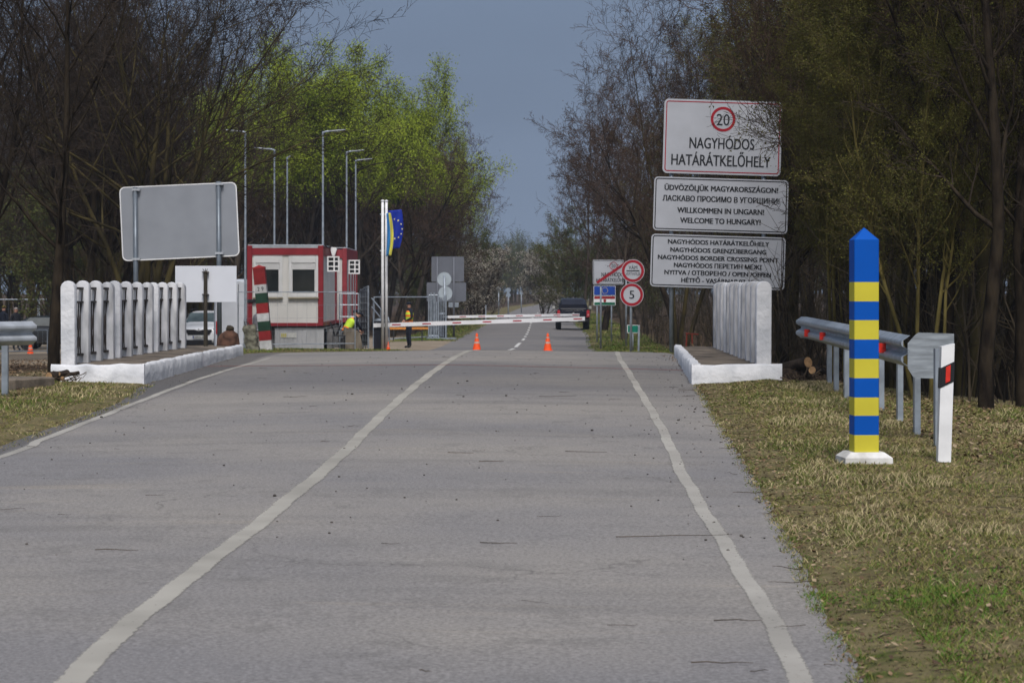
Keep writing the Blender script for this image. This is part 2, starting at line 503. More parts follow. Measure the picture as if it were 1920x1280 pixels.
def build_road():
    vs, fs = [], []
    ry = axis_vals([(-20,0,4),(0,30,1.0),(30,60,.6),(60,100,1),(100,520,5)])
    T = [i/32 for i in range(33)]
    for y in ry:
        xr, xl = interp(XR, y)+.06, interp(XL, y)-.06
        for t in T:
            x = xl + (xr-xl)*t; vs.append((x, y, Rz(x, y)))
    for j in range(len(ry)-1):
        for i in range(32): fs.append((j*33+i, j*33+i+1, (j+1)*33+i+1, (j+1)*33+i))
    me = bpy.data.meshes.new("road"); me.from_pydata(vs, [], fs); me.materials.append(m_road)
    me.polygons.foreach_set("use_smooth", [True]*len(me.polygons))
    tag(bpy.data.objects.new("road", me), kind="structure"); o = bpy.data.objects["road"]; COL.objects.link(o)
build_road()

def worn_paint(name, col, keep=.5, sc=9, under=(.20,.19,.18)):
    m = bpy.data.materials.new(name); m.use_nodes = True
    n, l = m.node_tree.nodes, m.node_tree.links
    b = n["Principled BSDF"]; b.inputs["Roughness"].default_value = .8; b.inputs["Specular IOR Level"].default_value = .2
    g = n.new("ShaderNodeTexCoord")
    def noise(s, d, st=(1,1,1)):
        q = n.new("ShaderNodeMapping"); q.inputs["Scale"].default_value = st; l.new(g.outputs["Object"], q.inputs[0])
        z = n.new("ShaderNodeTexNoise"); z.inputs["Scale"].default_value = s; z.inputs["Detail"].default_value = d; z.inputs["Roughness"].default_value = .65
        l.new(q.outputs[0], z.inputs["Vector"]); return z.outputs["Fac"]
    r = n.new("ShaderNodeMapRange"); r.inputs["From Min"].default_value = keep-.12; r.inputs["From Max"].default_value = keep+.16
    r.inputs["To Min"].default_value = 1; r.inputs["To Max"].default_value = .15
    l.new(noise(sc, 6, (1, .5, 1)), r.inputs["Value"])
    v = n.new("ShaderNodeMapRange"); v.inputs["From Min"].default_value = .35; v.inputs["From Max"].default_value = .65
    v.inputs["To Min"].default_value = .8; v.inputs["To Max"].default_value = 1.1
    l.new(noise(.8, 3), v.inputs["Value"])
    s = n.new("ShaderNodeVectorMath"); s.operation = 'SCALE'; s.inputs[0].default_value = col; l.new(v.outputs[0], s.inputs["Scale"])
    x = n.new("ShaderNodeMixRGB"); x.inputs[1].default_value = (*under, 1); l.new(s.outputs[0], x.inputs[2]); l.new(r.outputs[0], x.inputs[0])
    l.new(s.outputs[0], b.inputs["Base Color"])
    # paint flaked off towards the edges: the asphalt shows through
    at = n.new("ShaderNodeAttribute"); at.attribute_name = "edge"
    th = n.new("ShaderNodeMapRange"); th.inputs["From Min"].default_value = .70; th.inputs["From Max"].default_value = 1.0
    th.inputs["To Min"].default_value = keep+.10; th.inputs["To Max"].default_value = .36
    l.new(at.outputs["Fac"], th.inputs["Value"])
    sb = n.new("ShaderNodeMath"); sb.operation = 'SUBTRACT'; l.new(th.outputs[0], sb.inputs[0]); l.new(noise(sc*3, 6), sb.inputs[1])
    al = n.new("ShaderNodeMapRange"); al.inputs["From Min"].default_value = -.04; al.inputs["From Max"].default_value = .05; al.inputs["To Min"].default_value = .12; al.inputs["To Max"].default_value = .93
    l.new(sb.outputs[0], al.inputs["Value"]); l.new(al.outputs[0], b.inputs["Alpha"])
    MATS[name] = m
    return m
m_line  = worn_paint("old_cream_line_paint", (.36,.345,.31), .60)
m_liner = worn_paint("old_edge_line_paint", (.37,.355,.325), .56)
m_lineb = worn_paint("fresh_white_line_paint", (.62,.62,.61), .62)
m_redln = worn_paint("red_stripe_paint", (.30,.10,.085), .52)
def strip(name, pts, w, mat, lift=.0035, wob=.008, step=.25, seed=1):
    rnd = random.Random(seed)
    P = [Vector((p[0], p[1], 0)) for p in pts]
    dense = []
    n = len(P)
    for i in range(n-1):
        p0, p1, p2, p3 = P[max(i-1,0)], P[i], P[i+1], P[min(i+2,n-1)]
        k = max(1, int((p2-p1).length/step))
        for j in range(k):
            t = j/k
            dense.append(.5*((2*p1)+(p2-p0)*t+(2*p0-5*p1+4*p2-p3)*t*t+(3*p1-p0-3*p2+p3)*t**3))
    dense.append(P[-1])
    vs, fs = [], []
    for i, p in enumerate(dense):
        t = (dense[min(i+1,len(dense)-1)]-dense[max(i-1,0)]).normalized(); nrm = Vector((t.y,-t.x,0))
        dw = wob*.9*math.sin(p.y*1.9+seed)+wob*.6*math.sin(p.y*5.3+p.x*7)
        for s_ in (-1,-.33,.33,1):
            q = p + nrm*(s_*w*.53 + dw)
            vs.append((q.x, q.y, Rz(q.x, q.y)+lift))
    for i in range(len(dense)-1):
        for k in range(3): fs.append((i*4+k, i*4+k+1, i*4+5+k, i*4+4+k))
    me = bpy.data.meshes.new(name); me.from_pydata(vs, [], fs); me.materials.append(mat)
    at = me.attributes.new('edge', 'FLOAT', 'POINT'); at.data.foreach_set('value', [1.0,.33,.33,1.0]*(len(vs)//4))
    o = bpy.data.objects.new(name, me); COL.objects.link(o); tag(o, kind="structure")
    return o
cpts = [ray(*p) for p in ((132,1280),(280,1140),(450,1010),(565,918),(645,848),(720,775),(780,722),(832,683),(868,662))]
c0 = (cpts[0][0]-(cpts[1][0]-cpts[0][0])*2.2, cpts[0][1]-(cpts[1][1]-cpts[0][1])*2.2)
cpts = [c0] + cpts + [(-.70,52),(-.55,58),(-.42,63)]
strip("centre_line", cpts, .142, m_line, seed=3)
rpts = [ray(*p) for p in ((1507,1280),(1459,1190),(1413,1108),(1354,1013),(1314,949),(1281,892),(1262,850),(1243,808),(1217,762),(1194,724),(1175,692),(1161,671))]
r0 = (rpts[0][0]-(rpts[1][0]-rpts[0][0])*3, rpts[0][1]-(rpts[1][1]-rpts[0][1])*3)
strip("edge_line", [r0]+rpts+[(2.3,52),(2.4,58)], .115, m_liner, seed=4)
lpts = [ray(*p) for p in ((0,857),(75,826),(150,797),(225,767),(300,738),(355,717),(400,702),(450,687),(480,679),(505,671))]
l0 = (lpts[0][0]-.6, lpts[0][1]-9)
strip("edge_line", [l0]+lpts, .115, m_liner, seed=5)
strip("red_stripe", [(interp(XL,40.5)+.05,41.3),(-2,40.6),(0.5,40.1),(interp(XR,40)-.05,39.6)], .10, m_redln, lift=.006, seed=6)
strip("stop_line", [(-.75,82.6),(.0,82.4)], .25, m_lineb, wob=.02, seed=7)
strip("stop_line", [(.3,81.8),(1.4,81.0),(2.85,79.8)], .26, m_lineb, wob=.04, seed=8)
dd = [(84,88.5),(91.5,99),(104,108),(111.5,114),(117.5,120),(123.5,126),(130,133),(138,141),(147,150),(157,161),(170,175),(186,192),(205,212),(228,236),(255,264)]
for k, (a, b) in enumerate(dd):
    off = -.10 if k == 0 else 0
    strip("lane_dash", [(interp(XC,a)+off, a), (interp(XC,(a+b)/2)+off*.4, (a+b)/2), (interp(XC,b), b)], .15 if k < 2 else .13, m_lineb, step=1.2, seed=20+k)

# ---------------------------------------------------------------- litter on the road
def debris():
    rnd = random.Random(5)
    st = MB(); 
    def twig(x, y, L, a, r):
        p = [(x, y)]
        for k in range(4):
            a += rnd.uniform(-.25,.25); p.append((p[-1][0]+math.cos(a)*L/4, p[-1][1]+math.sin(a)*L/4))
        st.tube([(q[0], q[1], G(*q)+r+.006+rnd.uniform(0,.008)) for q in p], [r,r*.9,r*.8,r*.65,r*.4], 5)
    for k in range(46):
        y = rnd.uniform(9, 46)**1.0; x = rnd.uniform(interp(XL,y), interp(XR,y)+.1)
        twig(x, y, rnd.uniform(.05,.2), rnd.uniform(-.5,.5), rnd.uniform(.0012,.0028))
    for (px,py,L) in ((945,1022,.3),(1300,1012,1.0),(232,1034,.35),(870,852,.3),(1110,850,.5),(1370,1248,.35),(930,868,.3),(560,745,.4),(1060,745,.7),(1395,1168,.3)):
        x, y = ray(px,py); twig(x-L/2, y, L*.8, 0.04, .0032)
    for k in range(420):                                     # twigs and stalks lying in the verge
        y = rnd.uniform(9.5, 35); x = interp(XR,y)+rnd.uniform(-.12,3.6)
        twig(x, y, rnd.uniform(.06,.3), rnd.uniform(0,6), rnd.uniform(.0015,.004))
    for k in range(130):
        y = rnd.uniform(20, 36); x = interp(XL,y)-rnd.uniform(-.1,2.5)
        twig(x, y, rnd.uniform(.06,.3), rnd.uniform(0,6), rnd.uniform(.0015,.004))
    o = st.build("fallen_twigs", M("dead_twig",(.055,.04,.028),.9,.5,6), recalc=False)
    tag(o, kind="stuff", label="thin dead twigs scattered over the asphalt and verges", cat="twigs")
    cl = MB()
    for k in range(420):
        y = rnd.uniform(14, 46); x = rnd.uniform(interp(XL,y), interp(XR,y)+.15)
        if rnd.random() < .35: x = interp(XR,y) - abs(rnd.gauss(0,.35))
        s_ = rnd.uniform(.004,.012)*(1 if rnd.random()<.94 else 1.8)
        z = Rz(x,y)+s_*.35
        ring = lambda h,q: [(x+q*s_*math.cos(a)*rnd.uniform(.8,1.2), y+q*s_*math.sin(a), z+h*s_) for a in (0,1.26,2.5,3.8,5)]
        cl.loft([ring(-.3,.8), ring(.2,1), ring(.55,.5)])
    o = cl.build("soil_crumbs", M("soil_crumb",(.07,.062,.055),.95,.5,12))
    tag(o, kind="stuff", label="dark crumbs of soil strewn across the bridge approach", cat="soil")
debris()
# ---------------------------------------------------------------- bridge walkways
m_lime = M("whitewashed_concrete", (.56,.58,.62), .85, .12, 3, bump=1.0, bscale=9, col2=(.68,.69,.72), detail=6)
m_limed = M("shade_greyed_whitewash", (.42,.43,.46), .85, .3, 5, bump=.5, bscale=18, col2=(.64,.65,.68), detail=7, stretch=(1,1,.35))  # uneven whitewash; its grey streaks also stand in for shade on the post sides
m_slab = M("weathered_concrete_slab", (.105,.088,.072), .95, .35, 2.2, bump=.7, bscale=16, col2=(.20,.165,.13), detail=7)
m_moss = M("moss_and_soil", (.04,.038,.018), .95, .5, 8, bump=.5)
def walkway(side, outline, ztop, label):
    """outline: front-inner, front-outer, back-outer, back-inner corner (x, y)"""
    (fi, fo, bo, bi) = outline
    t = thing("bridge_walkway", label, "walkway", (fi[0], fi[1], 0))
    rnd = random.Random(int(abs(fi[0])*10))
    def L(p): return (p[0]-fi[0], p[1]-fi[1])
    mb = MB()
    def wallrun(a, b, th, nrm, zt0, zt1):
        n = max(6, int(math.hypot(b[0]-a[0], b[1]-a[1])/.16))
        rings = []
        for k in range(n+1):
            f = k/n; x = lerp(a[0],b[0],f); y = lerp(a[1],b[1],f)
            zb = min(G(x+nrm[0]*.05, y+nrm[1]*.05), Rz(x,y)) - .12
            zt = lerp(zt0,zt1,f) + rnd.uniform(-.014,.010) + .010*hn(x*5,y*5)
            j = rnd.uniform(-.012,.012)
            ox, oy = nrm[0]*(j), nrm[1]*(j)
            x_, y_ = L((x, y))
            ix, iy = x_-nrm[0]*th, y_-nrm[1]*th
            zm = lerp(zb, zt, .55)
            rings.append([(x_+ox+nrm[0]*.012, y_+oy+nrm[1]*.012, zb), (x_+ox*1.5, y_+oy*1.5, zm), (x_+ox, y_+oy, zt-.03), (x_-nrm[0]*.03, y_-nrm[1]*.03, zt), (ix, iy, zt-.008), (ix, iy, zb)])
        mb.loft(rings)
    s = side
    zt = ztop
    wallrun(fi, fo, .13, (0,-1), zt[0], zt[0])
    inx = fi[0]
    d = Vector((bi[0]-fi[0], bi[1]-fi[1])).normalized(); nrm = (d.y*-s, d.x*s) if s > 0 else (d.y, -d.x)
    wallrun((fi[0], fi[1]+.02), bi, .14, nrm, zt[0]+.003, zt[1]+.003)
    mb.build("kerb", m_lime, t, auto=50)
    sl = MB(); n = 40
    for k in range(n):
        f0, f1 = k/n, (k+1)/n
    rows = []
    for k in range(n+1):
        f = k/n
        i_ = (lerp(fi[0],bi[0],f)-nrm[0]*.10, lerp(fi[1]+.10,bi[1],f)); o_ = (lerp(fo[0],bo[0],f), lerp(fo[1]+.10,bo[1],f))
        z = lerp(zt[0],zt[1],f)-.022
        rows.append([(*L(i_), z-.25)] + [(*L((lerp(i_[0],o_[0],q), lerp(i_[1],o_[1],q))), z+.012*hn(q*9,k*.9)) for q in (0,.2,.4,.6,.8,1)] + [(*L(o_), z-.6)])
    sl.loft(rows)
    sl.build("slab", m_slab, t, auto=60)
    return t
KLz = (1.055, 1.07)
walkway(-1, ((-5.49,35.0),(-6.86,34.9),(-6.62,46.8),(-5.36,46.8)), KLz, "whitewashed kerb and mossy concrete walkway on the left side of the bridge")
walkway(1, ((2.68,35.0),(4.02,34.9),(4.25,46.6),(3.22,46.6)), KLz, "whitewashed kerb and mossy concrete walkway on the right side, below the town sign")

# ---------------------------------------------------------------- concrete railings
m_iron = M("rusty_dark_iron", (.035,.032,.032), .7, .4, 10, col2=(.075,.06,.052))
def rail_post(mb, x, y, z0, H, w, dp, lean=0.0):
    prof = [(-w/2,0),(w/2,0),(w/2,H-.09),(w*.40,H-.045),(w*.22,H-.012),(0,H),(-w*.22,H-.012),(-w*.40,H-.045),(-w/2,H-.09)]
    rings = []
    for yy, sc in ((y-dp/2,.94),(y-dp/2+.02,1),(y+dp/2-.02,1),(y+dp/2,.94)):
        rings.append([(x+p[0]*sc+lean*p[1], yy, z0+p[1]*(1 if sc==1 else .992)) for p in prof])
    mb.loft(rings)
def railing_panel(side, d0, row, n, sp, names, z0, w):
    """a panel of n whitewashed posts joined by iron bars and thin concrete rails, standing along the walkway edge"""
    x0 = row(d0)
    t = thing("bridge_railing", names, "railing", (x0, d0, z0), 0, "whitewashed railing panels along the bridge")
    rnd = random.Random(int(d0*7)+side)
    H = 1.27
    for k in range(n):
        y = d0+k*sp; mb = MB()
        rail_post(mb, row(y)-x0, y-d0, 0, H+rnd.uniform(-.01,.012), w, .20, rnd.uniform(-.006,.006))
        mb.build("post", m_limed if k else m_lime, t, auto=35)
    for k in range(n-1):
        ya, yb = d0+k*sp+.10-d0, d0+(k+1)*sp-.10-d0
        xa, xb = row(ya+d0)-x0, row(yb+d0)-x0
        mb = MB()
        for hh, th in ((H-.13,.035),(H-.34,.03),(.12,.035)):
            mb.loft([[(xa-.035,ya,hh),(xa+.035,ya,hh),(xa+.035,ya,hh+th),(xa-.035,ya,hh+th)],[(xb-.035,yb,hh),(xb+.035,yb,hh),(xb+.035,yb,hh+th),(xb-.035,yb,hh+th)]])
        for q in (.08,.22,.38,.55,.72,.90):
            mb.tube([(lerp(xa,xb,q), lerp(ya,yb,q), .15),(lerp(xa,xb,q), lerp(ya,yb,q), H-.34)], .010, 5)
        for q0, sg in ((.15,1),(.85,-1),(.45,1)):              # bent ornamental bars between the uprights
            pts = []
            for i in range(9):
                f = i/8; q = q0+sg*.16*math.sin(f*PI*1.5)
                pts.append((lerp(xa,xb,q)+.012, lerp(ya,yb,q), lerp(.16,H-.14,f)))
            mb.tube(pts, .010, 5)
        mb.build("iron_grille", m_iron, t, recalc=False)
    return t
rowL = lambda y: -6.70 + (y-35.5)*.028
rowR = lambda y: 3.80 + (y-35.5)*.0215
railing_panel(-1, 35.5, rowL, 4, .98, "whitewashed post railing panel nearest the camera on the left, beside a tree trunk", 1.03, .215)
railing_panel(-1, 39.0, rowL, 4, .98, "middle of the three whitewashed railing panels on the left walkway", 1.035, .215)
railing_panel(-1, 42.5, rowL, 4, .98, "far left railing panel ending in front of the blank white board", 1.04, .215)
railing_panel(1, 35.5, rowR, 4, .98, "whitewashed post railing panel nearest the camera on the right walkway", 1.03, .23)
railing_panel(1, 39.0, rowR, 4, .98, "middle of the three whitewashed railing panels on the right walkway", 1.035, .23)
railing_panel(1, 42.5, rowR, 4, .98, "far right railing panel, last before the big town sign", 1.04, .23)

# ---------------------------------------------------------------- striped border post (near, right)
m_blue = M("border_blue_paint", (.001,.075,.39), .6, .05, 3, spec=.12)
m_yel  = M("border_yellow_paint", (.53,.47,.045), .6, .05, 3, spec=.1)
bx, by = X(1620, 20.6), 20.6
bz = G(bx, by)
t = thing("border_post", "tall square border post in blue and yellow bands on the right verge", "border post", (bx, by, bz-.01), R(4))
mb = MB(); mb.box(-.215,.215,-.215,.215,0,.085,.0)
mb.v = []; mb.f = []; mb.mi = []
mb.loft([[(-.212,-.212,-.03),(.212,-.212,-.03),(.212,.212,-.03),(-.212,.212,-.03)],[(-.208,-.208,.06),(.208,-.208,.06),(.208,.208,.06),(-.208,.208,.06)],[(-.15,-.15,.105),(.15,-.15,.105),(.15,.15,.105),(-.15,.15,.105)]])
mb.build("base", M("grimy_white_paint",(.50,.49,.46),.7,.15,6,col2=(.66,.66,.66),detail=7), t)
edges = [865-865+0]  # band limits in metres above the base, taken from the post itself
sc_ = 4400/20.6
lim = [(843-p)/sc_+.10 for p in (843,810,774,740,704,668,632,596,561,525,446)]
hw = .109
for k in range(10):
    mb = MB(); z0, z1 = lim[k], lim[k+1]
    w0, w1 = hw*(1.0), hw*(1.0)
    b_ = .006
    def sq(w, z): return [(-w+b_,-w,z),(w-b_,-w,z),(w,-w+b_,z),(w,w-b_,z),(w-b_,w,z),(-w+b_,w,z),(-w,w-b_,z),(-w,-w+b_,z)]
    rings = [sq(w0,z0), sq(w1,z1)]
    if k == 9: rings += [sq(.004, z1+.108)]
    mb.loft(rings, cap0=(k==0), cap1=(k==9))
    mb.build("band", m_yel if k % 2 == 0 else m_blue, t)

# ---------------------------------------------------------------- leaning border post with the number 29
m_pred = M("faded_red_paint", (.20,.012,.014), .6, .2, 5)
m_pgrn = M("dark_green_paint", (.008,.035,.02), .6, .25, 5)
m_pwht = M("chalky_white_paint", (.42,.43,.44), .75, .2, 6, detail=6)
m_rcap = M("red_cap_paint", (.28,.02,.02), .55, .1, 5)
d29 = 58.0
t = thing("border_post", "leaning red, white and green border post marked 29 before the booth", "border post", (X(500,d29), d29, Z(657,d29)), 0, ry=R(-5.2))
s29 = 4400/d29
lims = [(657-p)/s29 for p in (657,638,620,602,587,568,549,533,502)]
cols = [m_pwht, m_pred, m_pgrn, m_pwht, m_pred, m_pgrn, m_pwht, m_pred]
for k in range(8):
    mb = MB(); w = .145
    mb.loft([[(-w,-w,lims[k]),(w,-w,lims[k]),(w,w,lims[k]),(-w,w,lims[k])],[(-w,-w,lims[k+1]),(w,-w,lims[k+1]),(w,w,lims[k+1]),(-w,w,lims[k+1])]], cap0=(k==0), cap1=(k==7))
    o = mb.build("band", cols[k], t)
    if k == 6: text("2 9", 0, (lims[6]+lims[7])/2-.048, .155, .095, -w-.004, m_black, o, "number", .01)
mb = MB(); w = .152
mb.loft([[(-w,-w,lims[8]-.01),(w,-w,lims[8]-.01),(w,w,lims[8]-.01),(-w,w,lims[8]-.01)],[(-w,-w,lims[8]+.02),(w,-w,lims[8]+.02),(w,w,lims[8]+.02),(-w,w,lims[8]+.02)],[(-.005,-.005,lims[8]+.075),(.005,-.005,lims[8]+.075),(.005,.005,lims[8]+.075),(-.005,.005,lims[8]+.075)]])
mb.build("cap", m_rcap, t)

# old lichen-covered concrete post beside it, cabinet and canister
m_lich = M("lichen_concrete", (.09,.085,.065), .95, .5, 9, bump=.9, col2=(.22,.22,.17), detail=7)
d = 57.0
t = thing("concrete_post", "crumbling lichen covered concrete post leaning beside the 29 post", "post", (X(474,d), d, Z(657,d)-.05), 0, ry=R(-8))
mb = MB(); rnd = random.Random(4)
rings = []
for k in range(9):
    f = k/8; w = .15+.02*math.sin(k*2.1); rings.append([(x*w*rnd.uniform(.9,1.1), y*w*rnd.uniform(.9,1.1), f*.68) for x, y in ((-1,-.8),(0,-1),(1,-.8),(1,.8),(0,1),(-1,.8))])
mb.loft(rings); mb.build("shaft", m_lich, t, auto=60)
mb = MB(); mb.tube([(-.08,0,.6),(-.1,0,.78),(-.02,0,.74),(.02,0,.6)], .014, 6); mb.build("lifting_loop", m_iron, t)
d = 63.0
t = thing("utility_cabinet", "low beige electrical cabinet between the concrete post and the 29 post", "cabinet", (X(484,d), d, Z(655,d)))
mb = MB(); mb.box(-.20,.24,-.15,.15,0,.50,.02); mb.build("housing", M("beige_cabinet",(.17,.16,.14),.6,.1,4), t)
mb = MB(); mb.box(-.22,.26,-.17,.17,.502,.54,.01); mb.build("lid", m_galvl, t)
t = thing("gas_canister", "grey metal canister with a black lever standing on the beige cabinet", "canister", (X(482,d), d, Z(655,d)+.541))
mb = MB(); mb.lathe([(.02,0),(.11,.005),(.12,.03),(.12,.30),(.09,.38),(.03,.42),(.03,.46)], n=14); mb.build("bottle", M("canister_grey",(.16,.16,.18),.5,.2,5), t, auto=40)
mb = MB(); mb.tube([(0,0,.46),(.02,0,.50),(.18,0,.40)], .018, 6); mb.tube([(0,0,.44),(-.02,0,.66)], .012, 6); mb.build("lever", m_dark, t)

# ---------------------------------------------------------------- delineator posts
def delineator(px, py, d, w, h, label, lean=0, refl=True):
    t = thing("guide_post", label, "guide post", (X(px,d), d, Z(py,d)-.02), 0, ry=R(lean))
    mb = MB(); y0, y1 = -.05,.05
    sl = w*.55
    mb.prism([(-w/2,0),(w/2,0),(w/2,h),(-w/2,h-sl*.5)], y0, y1); mb.build("shaft", m_wpaint if refl else m_galv, t)
    if refl:
        s_ = h
        b = MB(); b.prism([(-w/2-.004,.62*h),(w/2+.004,.68*h),(w/2+.004,.85*h),(-w/2-.004,.79*h)], y0-.004, y1+.004); o = b.build("black_band", m_black, t)
        r = MB(); r.prism([(-w*.13,.665*h),(w*.22,.685*h),(w*.22,.82*h),(-w*.13,.80*h)], y0-.012, y0-.003); r.build("reflector", M("red_reflector",(.55,.03,.02),.3,.15,30), o)
    return t
delineator(1769, 861, 20.4, .112, 1.03, "white guide post with a red reflector beside the guardrail end plate", 1.8)
delineator(1197, 666, 60.0, .045, .80, "thin weathered guide post standing in grass right of the speed sign", 1.0, False)
delineator(911, 600, 150.0, .075, 1.0, "distant thin white guide post on the left verge beyond the barriers", 0, False)

# ---------------------------------------------------------------- guardrails
def wprofile():
    # (depth, height) of the W beam, height centred on zero
    return [(.0,-.155),(.012,-.15),(.03,-.135),(.075,-.105),(.083,-.09),(.083,-.065),(.075,-.05),(.015,-.018),(.005,0),(.015,.018),(.075,.05),(.083,.065),(.083,.09),(.075,.105),(.03,.135),(.012,.15),(0,.155)]
def beam(mb, pts, nrm, flare=None):
    prof = wprofile(); b0 = []
    rings = []
    for i, p in enumerate(pts):
        k = 1 if flare is None else flare[i]
        front = [(p[0]+nrm[0]*q[0]*k, p[1]+nrm[1]*q[0]*k, p[2]+q[1]) for q in prof]
        back = [(p[0]+nrm[0]*(q[0]*k-.006), p[1]+nrm[1]*(q[0]*k-.006), p[2]+q[1]) for q in reversed(prof)]
        rings.append(front+back)
    mb.loft(rings)
t = thing("guardrail", "galvanised steel guardrail with red reflectors behind the blue and yellow post", "guardrail", (4.0, 22, 0))
gz = 1.56
A, B = (X(1706,22.8)-4.0, .8), (X(1512,33.8)-4.0, 11.8)
mb = MB(); n = 12
pts = [(lerp(A[0],B[0],k/n), lerp(A[1],B[1],k/n), gz + .06*(k/n)) for k in range(n+1)]
dv = Vector((B[0]-A[0], B[1]-A[1])).normalized(); nr = (-dv.y, dv.x)
nr = nr if nr[0] < 0 else (-nr[0], -nr[1])
# the far end curls round towards the road
for k in range(2): pts.append((pts[-1][0]-.015*(k+1), pts[-1][1]+.10, pts[-1][2]))
beam(mb, pts, nr); mb.build("beam", m_galv, t, auto=25)
mb = MB()
zl = gz
ex = A[0]-.01
P = [(A[0]-.02,zl-.16),(A[0]+.03,zl-.245),(A[0]+.06,zl-.255),(A[0]+.41,zl-.265),(A[0]+.41,zl+.175),(A[0]+.08,zl+.185),(A[0]+.045,zl+.155),(A[0]-.02,zl+.08)]
mb.loft([[(p[0],.80-.25*(p[0]-A[0]),p[1]) for p in P],[(p[0],.81-.25*(p[0]-A[0]),p[1]) for p in P]])
mb.build("end_plate", M("dull_zinc",(.26,.29,.32),.55,.25,9,metal=.2,stretch=(.4,1,3)), t)
for px, d in ((1758,22.0),(1719,23.6),(1687,25.4),(1652,27.3),(1587,29.6),(1568,31.4),(1555,33.0)):
    mb = MB(); x = X(px,d)-4.0; y = d-22; g0 = G(x+4.0,d)
    mb.box(x-.03,x+.03,y-.05,y-.044,g0-.1,gz+.05); mb.box(x-.03,x-.024,y-.044,y+.05,g0-.1,gz+.05); mb.box(x+.024,x+.03,y-.044,y+.05,g0-.1,gz+.05)
    mb.build("post", m_galv, t)
for f in (.13,.70,.90):
    mb = MB(); q = (lerp(A[0],B[0],f), lerp(A[1],B[1],f)); x, y = q[0]+nr[0]*.085, q[1]+nr[1]*.085
    mb.loft([[(x-.045,y,gz-.05),(x+.03,y,gz-.05),(x+.03,y,gz+.05),(x-.045,y,gz+.05)],[(x-.045,y+.006,gz-.05),(x+.03,y+.006,gz-.05),(x+.03,y+.006,gz+.05),(x-.045,y+.006,gz+.05)]])
    o = mb.build("reflector", MATS["red_reflector"], t)
    mb = MB(); mb.box(x-.03,x+.035,y+.008,y+.10,gz-.045,gz+.045); mb.build("reflector_bracket", m_black, o)
t = thing("guardrail", "short end of a galvanised guardrail at the left edge, above a concrete slab", "guardrail", (-6.8, 31, 0))
mb = MB(); gz2 = 1.60
pts = [(X(52,30.2)+6.8-.02*k - .55*k*.5, -.6-1.25*k*.5 + (0), gz2-.004*k) for k in range(10)]
pts = [(X(60,30.6)+6.8 - .22*k, -.4 - .35*k, gz2) for k in range(10)]
beam(mb, pts, (.87,-.5)); mb.build("beam", m_galvl, t, auto=25)
d = 30.9
x = X(10,d)+6.8
mb = MB(); mb.box(x-.04,x+.04,-.15,-.08,G(x-6.8,d)-.1,gz2-.1); mb.build("post", m_galv, t)
mb = MB(); mb.prism([(x+.06,gz2-.035),(x+.12,gz2-.045),(x+.13,gz2+.03)], -.55,-.5); mb.build("reflector", m_wpaint, t)
mb = MB(); mb.box(-.42,.42,-.5,.5,-.1,.10,.02)
o = mb.build("concrete_slab", m_slab); o.location = (X(15,32.5), 32.6, G(X(15,32.5),32.6)+.02); o.rotation_euler = (0,0,R(-22)); tag(o, "flat grey concrete slab lying under the left guardrail end", "slab")

# ---------------------------------------------------------------- signs
def pole(mb, x, y, z0, z1, r=.04, n=12): mb.tube([(x,y,z0),(x,y,z1)], r, n)
def face(px, py, d, cx, cz): return (X(px,d)-cx, Z(py,d)-cz)
d = 52.0
S = 4400/d
cx, cz = X(1347,d), 0
root = thing("border_sign", "tall triple road sign reading NAGYHÓDOS HATÁRÁTKELŐHELY and opening hours above railing", "road sign", (cx, d, 0))
tilt = R(1.75)
def board(root, x0, x1, z0, z1, y, r, mats, name, border, bw, inset, th=.03):
    """a sheet with rounded corners, flanged edge and a painted border"""
    piv = bpy.data.objects.new(name, None)
    mb = MB(); o = rrect(x0,x1,z0,z1,r); mb.prism(o, y, y+th)
    ob = mb.build(name, mats[0], root)
    if border is not None:
        b = MB(); b.ringstrip(rrect(x0+inset,x1-inset,z0+inset,z1-inset,max(.01,r-inset)), rrect(x0+inset+bw,x1-inset-bw,z0+inset+bw,z1-inset-bw,max(.008,r-inset-bw)), y-.003)
        b.build("border_line", border, ob)
    return ob
def rot_board(ob, ang, cx, cz):
    """turn a board in its own plane about (cx, cz)"""
    ob.matrix_local = Matrix.Translation((cx,0,cz)) @ Matrix.Rotation(ang, 4, 'Y') @ Matrix.Translation((-cx,0,-cz))
def pxs(px, d=d): return X(px,d)-cx
# top board
zt, zb = Z(189,d), Z(328,d)
w = 2.625
top = board(root, pxs(1243.5), pxs(1464.5), zb, zt, -.10, .10, [m_white], "sign_board", m_red, .022, .042)
m_ltr = M("black_lettering", (.014,.016,.020), .5, .05, 3)
xm = pxs(1354)
h_ = lambda py: Z(py,d)
b = MB(); b.ringstrip(circ(xm,h_(224.5),.275), circ(xm,h_(224.5),.215), -.104); b.build("speed_ring", m_red, top)
text("20", xm, h_(236), .29, .25, -.105, m_ltr, top, bold=.005)
text("NAGYHÓDOS", xm-.01, h_(280), 1.44, .235, -.105, m_ltr, top, bold=.022)
text("HATÁRÁTKELŐHELY", xm-.02, h_(312), 2.20, .235, -.105, m_ltr, top, bold=.022)
rot_board(top, tilt, xm, (zt+zb)/2)
zt, zb = Z(335,d), Z(435.5,d)
mid = board(root, pxs(1225), pxs(1476.5), zb, zt, -.10, .09, [m_white], "sign_board", m_black, .022, .03)
xm2 = pxs(1350)
for s_, py, ww in (("ÜDVÖZÖLJÜK MAGYARORSZÁGON!",359.5,213),("ЛАСКАВО ПРОСИМО В УГОРЩИНИ!",379.5,219),("WILLKOMMEN IN UNGARN!",401,163),("WELCOME TO HUNGARY!",420,151)):
    text(s_, xm2+.01, h_(py), ww/S, .115, -.105, m_ltr, mid, bold=.040)
rot_board(mid, tilt, xm2, (zt+zb)/2)
zt, zb = Z(442,d), Z(540.5,d)
